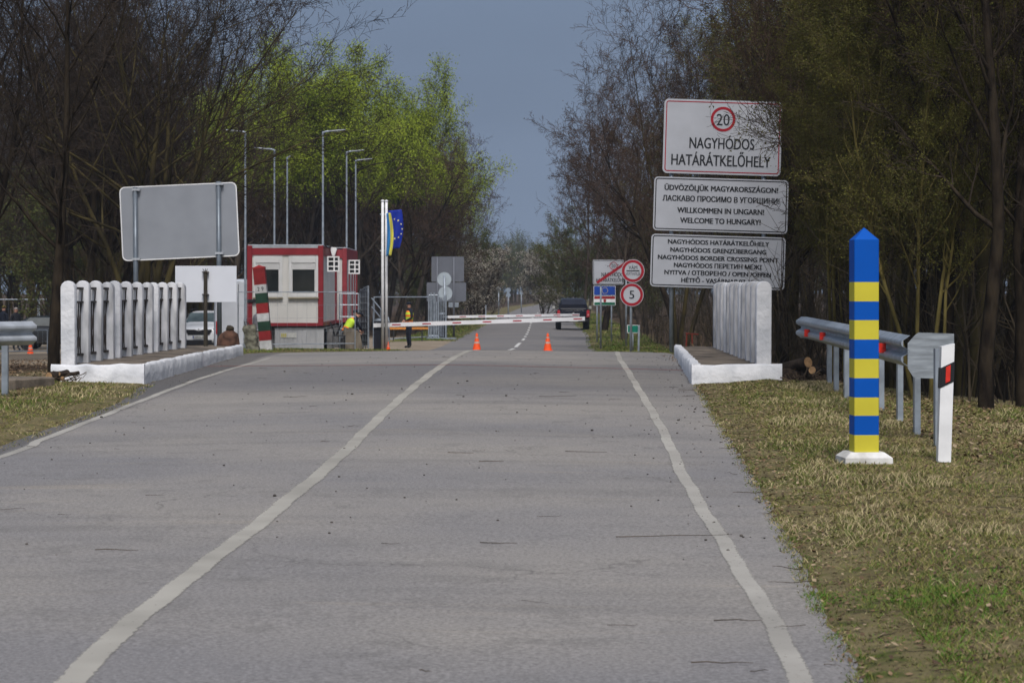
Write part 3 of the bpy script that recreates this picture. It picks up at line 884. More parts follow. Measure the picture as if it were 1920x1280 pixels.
low = board(root, pxs(1219.5), pxs(1471), zb, zt, -.10, .09, [m_white], "sign_board", m_black, .022, .03)
xm3 = pxs(1345.5)
for s_, py, ww in (("NAGYHÓDOS HATÁRÁTKELŐHELY",459.5,190),("NAGYHÓDOS GRENZÜBERGANG",474.5,180),("NAGYHÓDOS BORDER CROSSING POINT",489,226),("NAGYHÓDOS ПЕРЕТИН МЕЖІ",503,165),("NYITVA / ОТВОРЕНО / OPEN /OFFEN",517,200),("HÉTFŐ - VASÁRNAP 07-18",531,136)):
    text(s_, xm3, h_(py), ww/S, .095, -.105, m_ltr, low, bold=.040)
rot_board(low, tilt, xm3, (zt+zb)/2)
for px in (1259, 1432):
    mb = MB(); pole(mb, pxs(px), .0, G(X(px,d),d)-.2, Z(200,d), .048); mb.build("pole", m_galv, root, smooth_=True)
    mb = MB()
    for py in (215,300,350,420,455,528): mb.box(pxs(px)-.08,pxs(px)+.08,-.068,-.046,Z(py,d)-.02,Z(py,d)+.02)
    mb.build("clamp", m_galvl, root)

# customs stop sign + 5 km/h
d = 63.0; S = 4400/d; cx = X(1187,d)
root = thing("customs_sign", "two round red-rimmed signs, customs above speed limit 5, on one pole", "road sign", (cx, d, 0), 0)
def disc(root, x, z, r, y, rim, name="sign_disc"):
    mb = MB(); mb.prism(circ(x,z,r,40), y, y+.02); o = mb.build(name, m_white, root)
    if rim: b = MB(); b.ringstrip(circ(x,z,r*.95,40), circ(x,z,r*.72,40), y-.003); b.build("red_ring", m_red, o)
    return o
x1, z1 = X(1186.5,d)-cx, Z(508,d)
o = disc(root, x1, z1, .312, -.06, True)
text("VÁM", x1, z1+.045, .235, .095, -.064, m_ltr, o, bold=.006)
b = MB(); b.flat([(x1-.175,z1-.012),(x1+.175,z1-.012),(x1+.175,z1+.018),(x1-.175,z1+.018)], -.064); b.build("bar", m_ltr, o)
text("МИТНИЦЯ", x1, z1-.12, .385, .078, -.064, m_ltr, o, bold=0)
x2, z2 = X(1184.5,d)-cx, Z(552.5,d)
o = disc(root, x2, z2, .315, -.06, True)
text("5", x2, z2-.105, .135, .215, -.064, m_ltr, o, bold=.012)
mb = MB(); pole(mb, X(1183,d)-cx, 0, G(X(1183,d),d)-.15, Z(495,d), .035); mb.build("pole", m_galv, root, smooth_=True)

# end of crossing sign, EU and state sign beyond
d = 88.0; S = 4400/d; cx = X(1144,d)
root = thing("end_of_zone_sign", "white town-end sign crossed by a red bar, half hidden behind the customs sign", "road sign", (cx, d, 0))
P_ = lambda px: X(px,d)-cx
zt, zb = Z(487,d), Z(533.5,d)
o = board(root, P_(1111.5), P_(1169), zb, zt, -.08, .05, [m_white], "sign_board", m_black, .018, .022)
xx, zz = P_(1150), Z(498.5,d)
b = MB(); b.ringstrip(circ(xx,zz,.15), circ(xx,zz,.125), -.084); b.build("speed_ring", m_red, o)
text("20", xx, zz-.06, .15, .125, -.085, m_ltr, o)
text("NAGYHÓDOS", P_(1150), Z(518.5,d), .90, .15, -.084, m_ltr, o, bold=.03)
text("HATÁRÁTKELŐHELY", P_(1147.5), Z(528.5,d), 1.2, .14, -.084, m_ltr, o, bold=.03)
b = MB(); a1, a2 = (P_(1119),Z(530,d)), (P_(1176),Z(491,d)); b.flat([(a1[0]-.03,a1[1]+.04),(a1[0]+.03,a1[1]-.04),(a2[0]+.03,a2[1]-.04),(a2[0]-.03,a2[1]+.04)], -.088)
b.build("cancel_bar", m_red, o)
for px in (1126.5,1174):
    mb = MB(); pole(mb, P_(px), 0, G(X(px,d),d)-.1, Z(490,d), .035); mb.build("pole", m_galv, root, smooth_=True)
d = 100.0; cx = X(1134,d)
root = thing("state_border_sign", "blue European Union board above a red, white and green board on two poles", "road sign", (cx, d, 0))
P_ = lambda px: X(px,d)-cx
m_eub = M("eu_blue_sheet", (.008,.05,.30), .5, .06, 4); m_star = M("star_yellow", (.65,.50,.04), .5, .05, 4)
m_hr = M("flag_board_red", (.26,.015,.02), .5, .08, 4); m_hg = M("flag_board_green", (.004,.11,.06), .5, .08, 4)
o = board(root, P_(1113), P_(1154), Z(553.5,d), Z(536,d), -.06, .02, [m_wpaint], "eu_board", m_eub, .2, .015)
b = MB(); b.flat(rrect(P_(1113)+.03,P_(1154)-.03,Z(553,d),Z(536.6,d),.015), -.065); b.build("blue_field", m_eub, o)
def star(cx_, cz_, r): return [(cx_+(r if k%2==0 else r*.4)*math.sin(PI*k/5), cz_+(r if k%2==0 else r*.4)*math.cos(PI*k/5)) for k in range(10)]
for k in range(12):
    b = MB(); b.flat(star(.0+.125*math.sin(R(30*k)), Z(544.7,d)+.125*math.cos(R(30*k)), .024), -.068); b.build("star", m_star, o)
o = board(root, P_(1113), P_(1154), Z(572.5,d), Z(554.5,d), -.06, .02, [m_wpaint], "flag_board", None, 0, 0)
for za, zb_, mm in ((555.2,560.4,m_hr),(566.6,571.8,m_hg)):
    b = MB(); b.flat([(P_(1114.2),Z(zb_,d)),(P_(1153),Z(zb_,d)),(P_(1153),Z(za,d)),(P_(1114.2),Z(za,d))], -.064); b.build("colour_stripe", mm, o)
b = MB(); b.flat([(-.06,Z(561,d)),(-.055,Z(565,d)),(.0,Z(567.5,d)),(.055,Z(565,d)),(.06,Z(561,d))], -.068)
b.build("shield", m_hr, o)
for px in (1119.5,1146.5):
    mb = MB(); pole(mb, P_(px), 0, G(X(px,d),d)-.1, Z(537,d), .033); mb.build("pole", m_galv, root, smooth_=True)
d = 78.0; cx = X(1186.5,d)
root = thing("marker_sign", "small green plate on a short pole low in the grass behind the customs sign", "marker sign", (cx, d, 0))
o = board(root, -.19, .19, Z(624,d), Z(609,d), -.05, .015, [m_wpaint], "plate", None, 0, 0)
b = MB(); b.flat(rrect(-.17,.17,Z(623,d),Z(610,d),.01), -.054); b.build("green_field", M("marker_green",(.0,.16,.11),.5,.1,5), o)
mb = MB(); pole(mb, 0, 0, G(cx,d)-.1, Z(611,d), .025); mb.build("pole", m_galv, root, smooth_=True)

# back of the large sign on the left
d = 56.0; cx = X(336,d); S = 4400/d
root = thing("sign_back", "big blank grey back of a road sign on two poles, behind the left railing", "road sign", (cx, d, 0))
P_ = lambda px: X(px,d)-cx
zt, zb = Z(346,d), Z(485,d)
mb = MB(); mb.prism(rrect(P_(226.5),P_(446.5),zb,zt,.13), -.0, .03); o = mb.build("sign_board", m_alu, root)
b = MB(); b.ringstrip(rrect(P_(226.5),P_(446.5),zb,zt,.13), rrect(P_(228.5),P_(444.5),zb+.025,zt-.025,.11), -.004)
b.build("edge_flange", m_wpaint, o)
o.matrix_local = Matrix.Translation((0,0,(zt+zb)/2)) @ Matrix.Rotation(R(-2.6), 4, 'Y') @ Matrix.Translation((0,0,-(zt+zb)/2))
for px in (256.5, 412.5):
    dz = -.10 if px < 300 else .10
    mb = MB(); mb.tube([(P_(px)-.0,-.06,G(X(px,d),d)-.2),(P_(px)-.03,-.06,zt+dz*.7)], .058, 12); mb.build("pole", M("grey_pole",(.13,.155,.185),.4,.12,5,metal=.3), root, smooth_=True)
    mb = MB()
    for z in (zt-.06+dz*.7, zb+.06+dz*.7): mb.box(P_(px)-.10,P_(px)+.09,-.125,-.01,z-.025,z+.025)
    mb.build("clamp", m_galvl, root)
# white board on a dark timber pole
d = 53.0; cx = X(386,d)
root = thing("notice_board", "blank white rectangular board fixed to a rough dark timber pole", "board", (cx, d, 0))
P_ = lambda px: X(px,d)-cx
mb = MB(); mb.box(P_(328.5),P_(443.5),.0,.025,Z(566.5,d),Z(498.5,d),.004); mb.build("sign_board", M("blank_white_board",(.60,.63,.70),.5,.04,1.5), root)
m_timb = M("dark_timber", (.045,.038,.028), .9, .4, 9, bump=.6, stretch=(1,1,.2))
mb = MB(); mb.tube([(.01,-.06,G(cx,d)-.2),(.0,-.06,1.5),(0,-.06,Z(508,d))], [.055,.045,.042], 9); mb.build("timber_pole", m_timb, root)
mb = MB()
for z in (Z(510,d), Z(552,d)): mb.box(-.075,.075,-.115,-.012,z-.012,z+.012)
for a in (-.06,.0,.05): mb.tube([(a*.5,-.07,Z(508,d)),(a,-.08,Z(504,d)+.0)], .008, 5)
mb.build("wire_tie", m_iron, root)

# backs of signs beyond the barrier (left)
d = 112.0; cx = X(866,d)
root = thing("sign_back", "tall stack of two grey sign backs with a small plate, left of far barrier", "road sign", (cx, d, 0))
P_ = lambda px: X(px,d)-cx
m_alud = M("dull_sign_back", (.115,.125,.15), .6, .08, 1.5)
for a, b_, c, e in ((806,871,548,481),(800,874,566,549)): pass
for (xa,xb,ya,yb) in ((809,870,528,481),(800,874,565,529.5)):
    mb = MB(); mb.prism(rrect(P_(xa),P_(xb),Z(ya,d),Z(yb,d),.06), .0,.03); mb.build("sign_board", m_alud, root)
mb = MB(); mb.prism(rrect(P_(841),P_(860),Z(576,d),Z(566.5,d),.03), .0,.03); mb.build("small_plate", m_galv, root)
for px in (820,851):
    mb = MB(); pole(mb, P_(px), -.05, G(X(px,d),d)-.1, Z(482,d), .05); mb.build("pole", m_alud, root, smooth_=True)
d = 108.0; cx = X(833,d)
root = thing("round_sign_back", "two round white sign backs one above the other beside the booth fence", "road sign", (cx, d, 0))
for (px,py) in ((833,523.5),(835,550)):
    mb = MB(); mb.prism(circ(X(px,d)-cx,Z(py,d),.325,32), .0,.02); mb.build("sign_disc", M("zinc_disc_back",(.33,.38,.42),.5,.1,3), root)
mb = MB(); mb.tube([(X(837,d)-cx,-.06,-.1),(X(833,d)-cx,-.06,Z(516,d))], .042, 10); mb.build("pole", m_galv, root, smooth_=True)
for px, py, dd_, n2, lab in ((935,543,190,1,"leftmost distant pair of round signs on the far left verge"),(953,545,190,2,"middle pair of small round blue-grey signs far along the road"),(977.5,550,235,1,"farthest tiny round sign on the left verge down the road")):
    root = thing("distant_sign", lab, "road sign", (X(px,dd_), dd_, 0), 0, "far round signs on the left verge")
    r = .36 if n2 == 2 else .34
    for k in range(n2):
        mb = MB(); mb.prism(circ(0,Z(py+k*9.2,dd_)+.05,r*.5 if False else r*.55*1.0,20), 0,.03); mb.build("sign_disc", M("far_disc",(.22,.27,.33),.5,.1,3), root)
    mb = MB(); mb.tube([(0,.05,-.15),(0,.05,Z(py,dd_))], .05, 8); mb.build("pole", m_galv, root, smooth_=True)

# ---------------------------------------------------------------- traffic cones
def cone(px, py, h, d, label, cat="traffic cone", white=True):
    t = thing("traffic_cone", label, cat, (X(px,d), d, G(X(px,d),d)+.005), 0, "orange traffic cones")
    s_ = h/.5
    mb = MB(); mb.box(-.15*s_,.15*s_,-.15*s_,.15*s_,0,.035*s_,.006); mb.build("base", m_orange, t)
    prof = [(.115,.035),(.105,.12),(.075,.235),(.072,.24)]
    mb = MB(); mb.lathe([(.112*s_,.035*s_),(.105*s_,.10*s_),(.078*s_,.22*s_)], n=20); mb.build("body", m_orange, t, auto=40)
    mb = MB(); mb.lathe([(.0785*s_,.2205*s_),(.070*s_,.27*s_)], n=20); mb.build("reflective_band", M("cone_band",(.46,.33,.29),.4,.08,6), t, auto=40)
    mb = MB(); mb.lathe([(.0695*s_,.2705*s_),(.046*s_,.365*s_)], n=20); mb.build("body", m_orange, t, auto=40)
    mb = MB(); mb.lathe([(.0455*s_,.3655*s_),(.040*s_,.40*s_)], n=20); mb.build("reflective_band", MATS["cone_band"], t, auto=40)
    mb = MB(); mb.lathe([(.0395*s_,.4005*s_),(.030*s_,.47*s_),(.022*s_,.495*s_),(.005*s_,.5*s_)], n=20); mb.build("tip", m_orange, t, auto=40)
    return t
cone(894, 655.5, .62, 79.5, "orange cone on the road at the end of the old centre line")
cone(1027, 660, .62, 79.0, "orange cone standing on the right lane beside the dashed line")
cone(728, 657, .30, 84.0, "small orange and white cone between flagpoles and policeman")
cone(57, 669, .50, 82.0, "small red cone in front of the dark car wheel, far left")
# ---------------------------------------------------------------- booth containers
m_cred = M("container_red", (.23,.020,.028), .5, .10, 2.5, detail=6)
m_credd= M("container_red_faded", (.24,.035,.045), .6, .15, 2.5)
m_cwal = M("container_wall", (.60,.60,.585), .6, .06, 2, stretch=(1,1,.3), detail=6)
m_cwag = M("container_side_wall", (.60,.60,.60), .65, .10, 3, stretch=(1,1,.3), detail=6)
m_shut = M("roller_shutter", (.62,.63,.64), .5, .04, 3)
m_skirt= M("skirt_sheet", (.36,.37,.39), .65, .10, 3, stretch=(1,1,.3))
m_dirt = M("sill_dirt", (.30,.27,.20), .8, .2, 6)
def ribbed(mb, x0, x1, z0, z1, y, pitch, depth, axis='x', sgn=-1):
    """profiled sheet: shallow trapezoidal ribs running up the wall"""
    n = max(2, int(abs(x1-x0)/pitch)); pts = []
    for k in range(n):
        a = lerp(x0,x1,k/n); b = lerp(x0,x1,(k+1)/n)
        pts += [(a,0),(lerp(a,b,.10),1),(lerp(a,b,.18),0)]
    pts.append((x1,0))
    b0 = len(mb.v)
    for z in (z0, z1):
        for p, q in pts:
            mb.v.append((p, y-sgn*depth*q, z) if axis == 'x' else (y-sgn*depth*q, p, z))
    n = len(pts)
    for i in range(n-1): mb.f.append((b0+i,b0+i+1,b0+n+i+1,b0+n+i)); mb.mi.append(mb.m)
CD = 76.0
c_x0, c_x1 = X(463,CD), X(606,CD); CW = c_x1-c_x0; CH = 2.62; CL = 6.0
cz0 = Z(611,CD)
root = thing("booth_container", "red framed white border booth container with two shuttered windows facing the road", "container", (c_x0, CD, cz0))
mb = MB()                                       # frame
fw = .17
for x in (0, CW-fw):
    for y in (0, CL-fw): mb = MB(); mb.box(x,x+fw,y,y+fw,0,CH-.02,.012); mb.build("corner_post", m_cred, root)
mb = MB()
mb.box(fw+.002,CW-fw-.002,.01,.14,0,.10); mb.box(fw+.002,CW-fw-.002,.01,.14,CH-.32,CH-.10); mb.box(CW-.14,CW-.01,fw+.002,CL-fw-.002,0,.12); mb.box(CW-.14,CW-.01,fw+.002,CL-fw-.002,CH-.34,CH-.06)
mb.box(.01,.14,fw+.002,CL-fw-.002,0,.12); mb.box(.01,.14,fw+.002,CL-fw-.002,CH-.34,CH-.06)
mb.build("frame_rail", m_cred, root)
mb = MB(); mb.box(fw+.004,CW-fw-.004,.005,.12,CH-.097,CH-.035); mb.box(.03,CW-.03,.03,CL-.03,CH-.034,CH+.015,.01); mb.build("roof", m_galvl, root)
mb = MB(); ribbed(mb, fw, CW-fw, .10, CH-.32, .055, .125, .006); mb.box(fw,CW-fw,.07,.10,.10,CH-.32)
mb.build("front_wall", m_cwal, root, recalc=False)
mb = MB(); ribbed(mb, fw, CL-fw, .12, CH-.34, CW-.06, .125, .006, 'y', 1); mb.box(CW-.10,CW-.075,fw,CL-fw,.12,CH-.34); mb.box(.05,.08,fw,CL-fw,.12,CH-.34); mb.box(fw,CW-fw,CL-.1,CL-.05,.1,CH-.3)
mb.build("side_wall", m_cwag, root, recalc=False)
sC = 4400/CD
def cx_(px): return X(px,CD)-c_x0
def cz_(py): return Z(py,CD)-cz0
for a, b_ in ((475,529),(541.5,596.5)):
    xa, xb = cx_(a), cx_(b_); za, zb = cz_(557), cz_(480)
    mb = MB()
    fr = .085
    for q in ((xa,xa+fr,za,zb),(xb-fr,xb,za,zb),(xa+fr+.001,xb-fr-.001,za,za+.11),(xa+fr+.001,xb-fr-.001,zb-.22,zb)): mb.box(q[0],q[1],.0,.06,q[2],q[3],.006)
    w_ = mb.build("window_frame", m_shut, root)
    mb = MB(); n = 6; zs0, zs1 = cz_(505.5), zb-.222
    for k in range(n):
        z0 = lerp(zs0,zs1,k/n); z1 = lerp(zs0,zs1,(k+1)/n)-.006
        mb.loft([[(xa+fr+.002,.022,z0),(xa+fr+.002,.012,(z0+z1)/2),(xa+fr+.002,.022,z1),(xa+fr+.002,.04,z1),(xa+fr+.002,.04,z0)],[(xb-fr-.002,.022,z0),(xb-fr-.002,.012,(z0+z1)/2),(xb-fr-.002,.022,z1),(xb-fr-.002,.04,z1),(xb-fr-.002,.04,z0)]])
    mb.build("roller_shutter", m_shut, w_)
    mb = MB(); mb.box(xa+fr+.03,xb-fr-.03,.035,.045,za+.112,zs0-.002); mb.build("glass", m_glass, w_)
    mb = MB()
    for q in ((xa+fr+.001,xa+fr+.032),(xb-fr-.032,xb-fr-.001)): mb.box(q[0],q[1],.018,.05,za+.112,zs0-.002)
    mb.box(xa+fr+.034,xb-fr-.034,.018,.05,za+.112,za+.14); mb.build("sash", m_shut, w_)
    mb = MB(); mb.box(xa-.02,xb+.02,-.05,.05,za-.05,za-.005,.005); mb.build("sill", m_dirt, w_)
mb = MB(); mb.box(cx_(463.5),cx_(480),-.04,.01,cz_(567),cz_(561),.008); mb.build("intercom_box", m_dark, root)
# profiled skirt under it
mb = MB(); ribbed(mb, .9, CW+.02, -.78, -.07, .02, .14, .010); mb.box(.9,CW+.02,.035,.06,-.78,-.07); mb.build("skirt", m_skirt, root, recalc=False)
mb = MB(); xs0 = cx_(526); mb.flat([(xs0,-.38),(xs0+.52,-.38),(xs0+.52,-.22),(xs0,-.22)], .004); o = mb.build("sticker", M("pale_sticker",(.48,.49,.48),.5,.08,8), root)
mb = MB()
for k in range(3): mb.flat([(xs0+.02+.06*k,-.36),(xs0+.07+.06*k,-.36),(xs0+.07+.06*k,-.24),(xs0+.02+.06*k,-.24)], .001)
mb.build("sticker_patch", M("sticker_yellow",(.42,.38,.12),.5,.1,8), o)
mb = MB(); mb.box(.3,CW+.1,.3,CL-.3,-.8,-.06); mb.build("plinth", M("block_plinth",(.13,.13,.135),.9,.3,3,bump=.4), root)
mb = MB()
for y in (.3,2.9,5.5): mb = MB(); mb.box(CW-.02,CW+.28,y,y+.25,-.78,-.10); mb.build("foundation_block", MATS["block_plinth"], root)
mb = MB(); mb.tube([(CW+.03,.35,CH+.0),(CW+.05,1.2,CH-.06),(CW+.06,2.4,CH-.02),(CW+.05,4,CH-.09),(CW+.05,5.4,CH-.05)], .018, 6); mb.tube([(.05,-.03,.0),(CW*.6,-.035,-.035),(CW+.06,-.03,-.02),(CW+.3,.6,.04)], .016, 6)
mb.build("cable", m_rubber, root)
mb = MB(); mb.prism([(CW+.18,CH-.32),(CW+.26,CH-.10),(CW+.24,CH-.03),(CW+.06,CH-.03),(CW+.04,CH-.10),(CW+.11,CH-.32)], 2.4, 2.55); mb.build("floodlight", m_wpaint, root)
def louvre(root, x, y, z, w=.40, h=.50):
    mb = MB(); t = .05
    mb.box(x,x+w,y,y+.03,z,z+.045); mb.box(x,x+w,y,y+.03,z+h-.045,z+h)
    for q in (x,x+w*.56-.02,x+w-.045): mb.box(q,q+.045,y-.002,y+.032,z+.002,z+h-.002)
    for k in (1,2): mb.box(x+.04,x+w-.04,y+.002,y+.028,z+h*k/3-.02,z+h*k/3+.02)
    o = mb.build("louvre_frame", m_wpaint, root)
    mb = MB(); mb.box(x+.02,x+w-.02,y+.034,y+.05,z+.02,z+h-.02); mb.build("louvre_grille", m_dark, o)
louvre(root, CW+.10, .35, cz_(509))

# second container behind, set slightly to the right
D2 = CD+CL+.25; x2 = X(650.5,D2)
root2 = thing("booth_container", "second red framed container set behind the booth, with grey ribbed side panels", "container", (x2-CW, D2, cz0+.02))
mb = MB()
for x in (0, CW-fw):
    for y in (0, CL-fw-.4): mb = MB(); mb.box(x,x+fw,y,y+fw,0,CH-.02,.012); mb.build("corner_post", m_credd, root2)
mb = MB(); CL2 = CL-.4
mb.box(fw+.002,CW-fw-.002,.01,.14,0,.10); mb.box(fw+.002,CW-fw-.002,.01,.14,CH-.36,CH-.05); mb.box(CW-.14,CW-.01,fw+.002,CL2-fw-.002,0,.12); mb.box(CW-.14,CW-.01,fw+.002,CL2-fw-.002,CH-.40,CH-.03)
mb.build("frame_rail", m_credd, root2)
mb = MB(); ribbed(mb, fw, CW-fw, .10, CH-.36, .055, .125, .006); ribbed(mb, fw, CL2-fw, .12, CH-.40, CW-.05, .30, .02, 'y', 1); mb.box(fw,CW-.08,.08,CL2-.05,.1,CH-.36)
mb.build("walls", m_cwag, root2, recalc=False)
mb = MB()
for y in (1.6,3.1,4.4): mb.box(CW-.045,CW-.012,y,y+.13,.125,CH-.405)
mb.build("mullion", m_credd, root2)
mb = MB(); mb.box(.03,CW-.03,.03,CL2-.03,CH-.019,CH+.02,.01); mb.build("roof", m_galvl, root2)
mb = MB(); mb.box(.1,CW-.1,.3,CL2-.3,-.85,-.005); mb.build("plinth", MATS["block_plinth"], root2)
louvre(root2, CW+.02, .5, cz_(511)-.02+.0, .40, .50)

# ---------------------------------------------------------------- street lamps
def lamp(px, d, side, label, arm=1.0, top=7.57):
    x = X(px,d); z0 = G(x,d)
    t = thing("street_lamp", label, "street lamp", (x, d, z0-.1), 0, "tall galvanised lamps round the booth yard")
    h = top-z0+.1
    mb = MB(); mb.tube([(0,0,0),(0,0,1.2),(0,0,1.25),(0,0,h-.05)], [.06,.06,.045,.032], 10); mb.build("pole", m_galv, t, auto=40)
    mb = MB(); mb.tube([(0,0,h-.16),(0,0,h-.03),(side*.12*arm,0,h),(side*.30*arm,0,h+.02)], [.042,.042,.035,.03], 8); mb.build("bracket", m_galv, t, smooth_=True)
    mb = MB(); a, b = side*.22*arm, side*.80*arm
    mb.loft([[(a,-.05,h+.0),(a,.05,h+.0),(a,.04,h+.03),(a,-.04,h+.03)],[(lerp(a,b,.5),-.15,h+.02),(lerp(a,b,.5),.15,h+.02),(lerp(a,b,.5),.12,h+.055),(lerp(a,b,.5),-.12,h+.055)],[(b,-.12,h+.05),(b,.12,h+.05),(b,.08,h+.075),(b,-.08,h+.075)]])
    o = mb.build("lamp_head", M("lamp_grey",(.25,.27,.29),.5,.1,5), t)
    mb = MB(); mb.flat([(0,0)]*0 or [(a+side*.2,h),(b-side*.2,h),(b-side*.2,h+.001)], 0) if False else mb.box(min(a,b)+.2*arm,max(a,b)-.2*arm,-.08,.08,h-.012,h-.003)
    mb.build("lens", M("lamp_lens",(.45,.47,.5),.2,.05,5), o)
lamp(460, 80.0, -1, "nearest lamp on the left, rising beside the red frame of the booth", .85)
lamp(514.5, 90.0, -1, "middle lamp of the left row, its head pointing left above the booth roof", .95)
lamp(538.5, 95.5, 1, "third lamp, short armed, rising above the middle of the booth roof", .18)
lamp(605.5, 80.0, 1, "tallest looking lamp at the right corner of the booth, head pointing right", .95)
lamp(650, 91.5, 1, "lamp behind the second container, left of the closest pair on the right", .85)
lamp(667, 97.5, 1, "rightmost of the six lamps, just left of the white flagpoles", .85)

# ---------------------------------------------------------------- flagpoles and flags
d = 84.0
for px, lab in ((717.5,"left white flagpole of the pair beside the barrier cabinet"),(724,"right white flagpole of the pair, carrying the flags")):
    t = thing("flagpole", lab, "flagpole", (X(px,d), d+(.0 if px<720 else .15), -.1), 0, "white flagpoles")
    mb = MB(); mb.tube([(0,0,0),(0,0,Z(378,d)+.1)], [.055,.048], 12); mb.build("pole", m_wpaint, t, smooth_=True)
    mb = MB(); mb.lathe([(.06,0),(.07,.02),(.05,.05),(.01,.07)], c=(0,0,Z(378,d)+.1), n=12); mb.build("finial", m_wpaint, t)
    mb = MB(); mb.tube([(-.09,0,Z(402,d)+.1),(.09,0,Z(402,d)+.1)], .015, 6); mb.tube([(-.09,0,Z(470,d)+.1),(.09,0,Z(470,d)+.1)], .015, 6); mb.build("cleat", m_galv, t)
def flag(name, label, px0, d, outline_fn, mats, bandfn, n=26, mrow=14):
    """cloth between two edges given per height; thickness comes from the folds"""
    mb = MB(); vs = []
    for i in range(n+1):
        f = i/n
        for j in range(mrow+1):
            q = j/mrow; x, y, z = outline_fn(f, q); vs.append((x, y, z))
    fs = []
    for i in range(n):
        for j in range(mrow):
            mb.m = bandfn((i+.5)/n, (j+.5)/mrow); 
            mb.f.append((i*(mrow+1)+j, i*(mrow+1)+j+1, (i+1)*(mrow+1)+j+1, (i+1)*(mrow+1)+j)); mb.mi.append(mb.m)
    mb.v = vs
    o = mb.build(name, mats, None, smooth_=True, recalc=False)
    sol = o.modifiers.new("thickness", 'SOLIDIFY'); sol.thickness = .006
    o.location = (X(px0,d), d, 0)
    return tag(o, label, "flag")
m_fblue = M("flag_blue_cloth", (.03,.20,.50), .8, .12, 3); m_fyel = M("flag_yellow_cloth", (.62,.58,.09), .8, .12, 3); m_feu = M("eu_flag_cloth", (.006,.025,.30), .7, .15, 3)
d = 83.6; SF = 4400/d
def ukr(f, q):
    z = Z(400.5+80*f, d) + .05*math.sin(q*2)
    lx = (1.0+2.5*math.sin(f*2.2)-2.5*f*f)/SF; w = (8.5+3.5*math.sin(f*PI*.9))/SF
    return (lx+w*q, -.10+.05*math.sin(q*7+f*4), z - .04*q)
flag("flag", "blue and yellow flag hanging limp from the right white flagpole", 723.5, d, ukr, [m_fblue, m_fyel], lambda f, q: 0 if q < .47 else 1)
def euf(f, q):
    z = Z(395+70*f-(2*q if f < .2 else 0), d+.1)
    lx = 4.0/SF; w = (25+6*math.sin(f*PI*.95)**.8-5*f)/SF
    return (lx+w*q, .05+.06*math.sin(q*6+f*2.5), z-(.06 if f > .9 else 0)*(1-q))
o = flag("flag", "dark blue flag with yellow stars beside the blue and yellow flag", 723.5, d+.1, euf, [m_feu], lambda f, q: 0)
for k in range(12):
    a = R(30*k); cxs, czs = 16.5/SF+.13*math.sin(a)*1.05+.0, Z(429,d)+.345*math.cos(a)
    cxs = 16.5/SF+.255*math.sin(a)
    f = (Z(395,d+.1)-czs)/(70/SF)
    w = (25+6*math.sin(min(1,max(0,f))*PI*.95)**.8-5*f)/SF; q = (cxs-4.0/SF)/w
    y = .05+.06*math.sin(q*6+f*2.5)-.012
    b = MB(); b.flat(star(cxs, czs, .045), y); b.build("star", M("flag_star",(.75,.68,.30),.7,.05,3), o)

# ---------------------------------------------------------------- lift barriers
m_boom = M("barrier_white", (.70,.71,.74), .4, .05, 3); m_bred = M("barrier_red", (.35,.02,.035), .4, .1, 3)
def barrier(px0, px1, y0, y1, d, th, cabpx, cabtop, label, nr, cab_w):
    t = thing("lift_barrier", label, "barrier", (X(cabpx,d), d, G(X(cabpx,d),d)), 0)
    x0, x1 = X(px0,d)-X(cabpx,d), X(px1,d)-X(cabpx,d); z0, z1 = Z(y0,d)-t.location.z, Z(y1,d)-t.location.z
    h = th/2
    def ring(x, z): return [(x,-.16,z-h),(x,-.10,z-h),(x,-.10,z+h),(x,-.16,z+h)]
    mb = MB(); mb.loft([ring(x0,z0), ring(x1,z1)]); bo = mb.build("boom", m_boom, t)
    for k in range(nr):
        f = (k+.62)/nr; L = .31
        xa = lerp(x0,x1,f); fa = L/(x1-x0)
        za, zb = lerp(z0,z1,f), lerp(z0,z1,f+fa)
        mb = MB(); b_ = h*.30
        mb.loft([[(xa,-.166,za-b_),(xa,-.161,za-b_),(xa,-.161,za+b_),(xa,-.166,za+b_)],[(xa+L,-.166,zb-b_),(xa+L,-.161,zb-b_),(xa+L,-.161,zb+b_),(xa+L,-.166,zb+b_)]]); mb.build("red_marking", m_bred, bo)
    ch = Z(cabtop,d)-t.location.z
    mb = MB(); mb.box(-cab_w/2,cab_w/2,-.08,.28,-.05,ch,.02); c = mb.build("cabinet", M("cabinet_navy",(.012,.014,.022),.5,.2,4), t)
    mb = MB(); mb.lathe([(cab_w*.5,0),(cab_w*.46,.05),(cab_w*.2,.085),(.01,.09)], c=(0,.1,ch+.001), n=16); mb.build("lid", m_galv, c)
    mb = MB(); mb.tube([(x0+.1,-.10,z0),(.0,-.04,z0),(0,.0,z0)], .04, 8); mb.build("pivot", m_galv, t)
    return t
barrier(700.5,1096.5,609.8,597.2,85.0,.145,711.5,601.5,"near white barrier boom with red marks lowered across the road",7,.40)
barrier(840,1086.5,594,590,110.0,.12,829.5,589.5,"farther thin white barrier boom lowered behind the near one",7,.40)

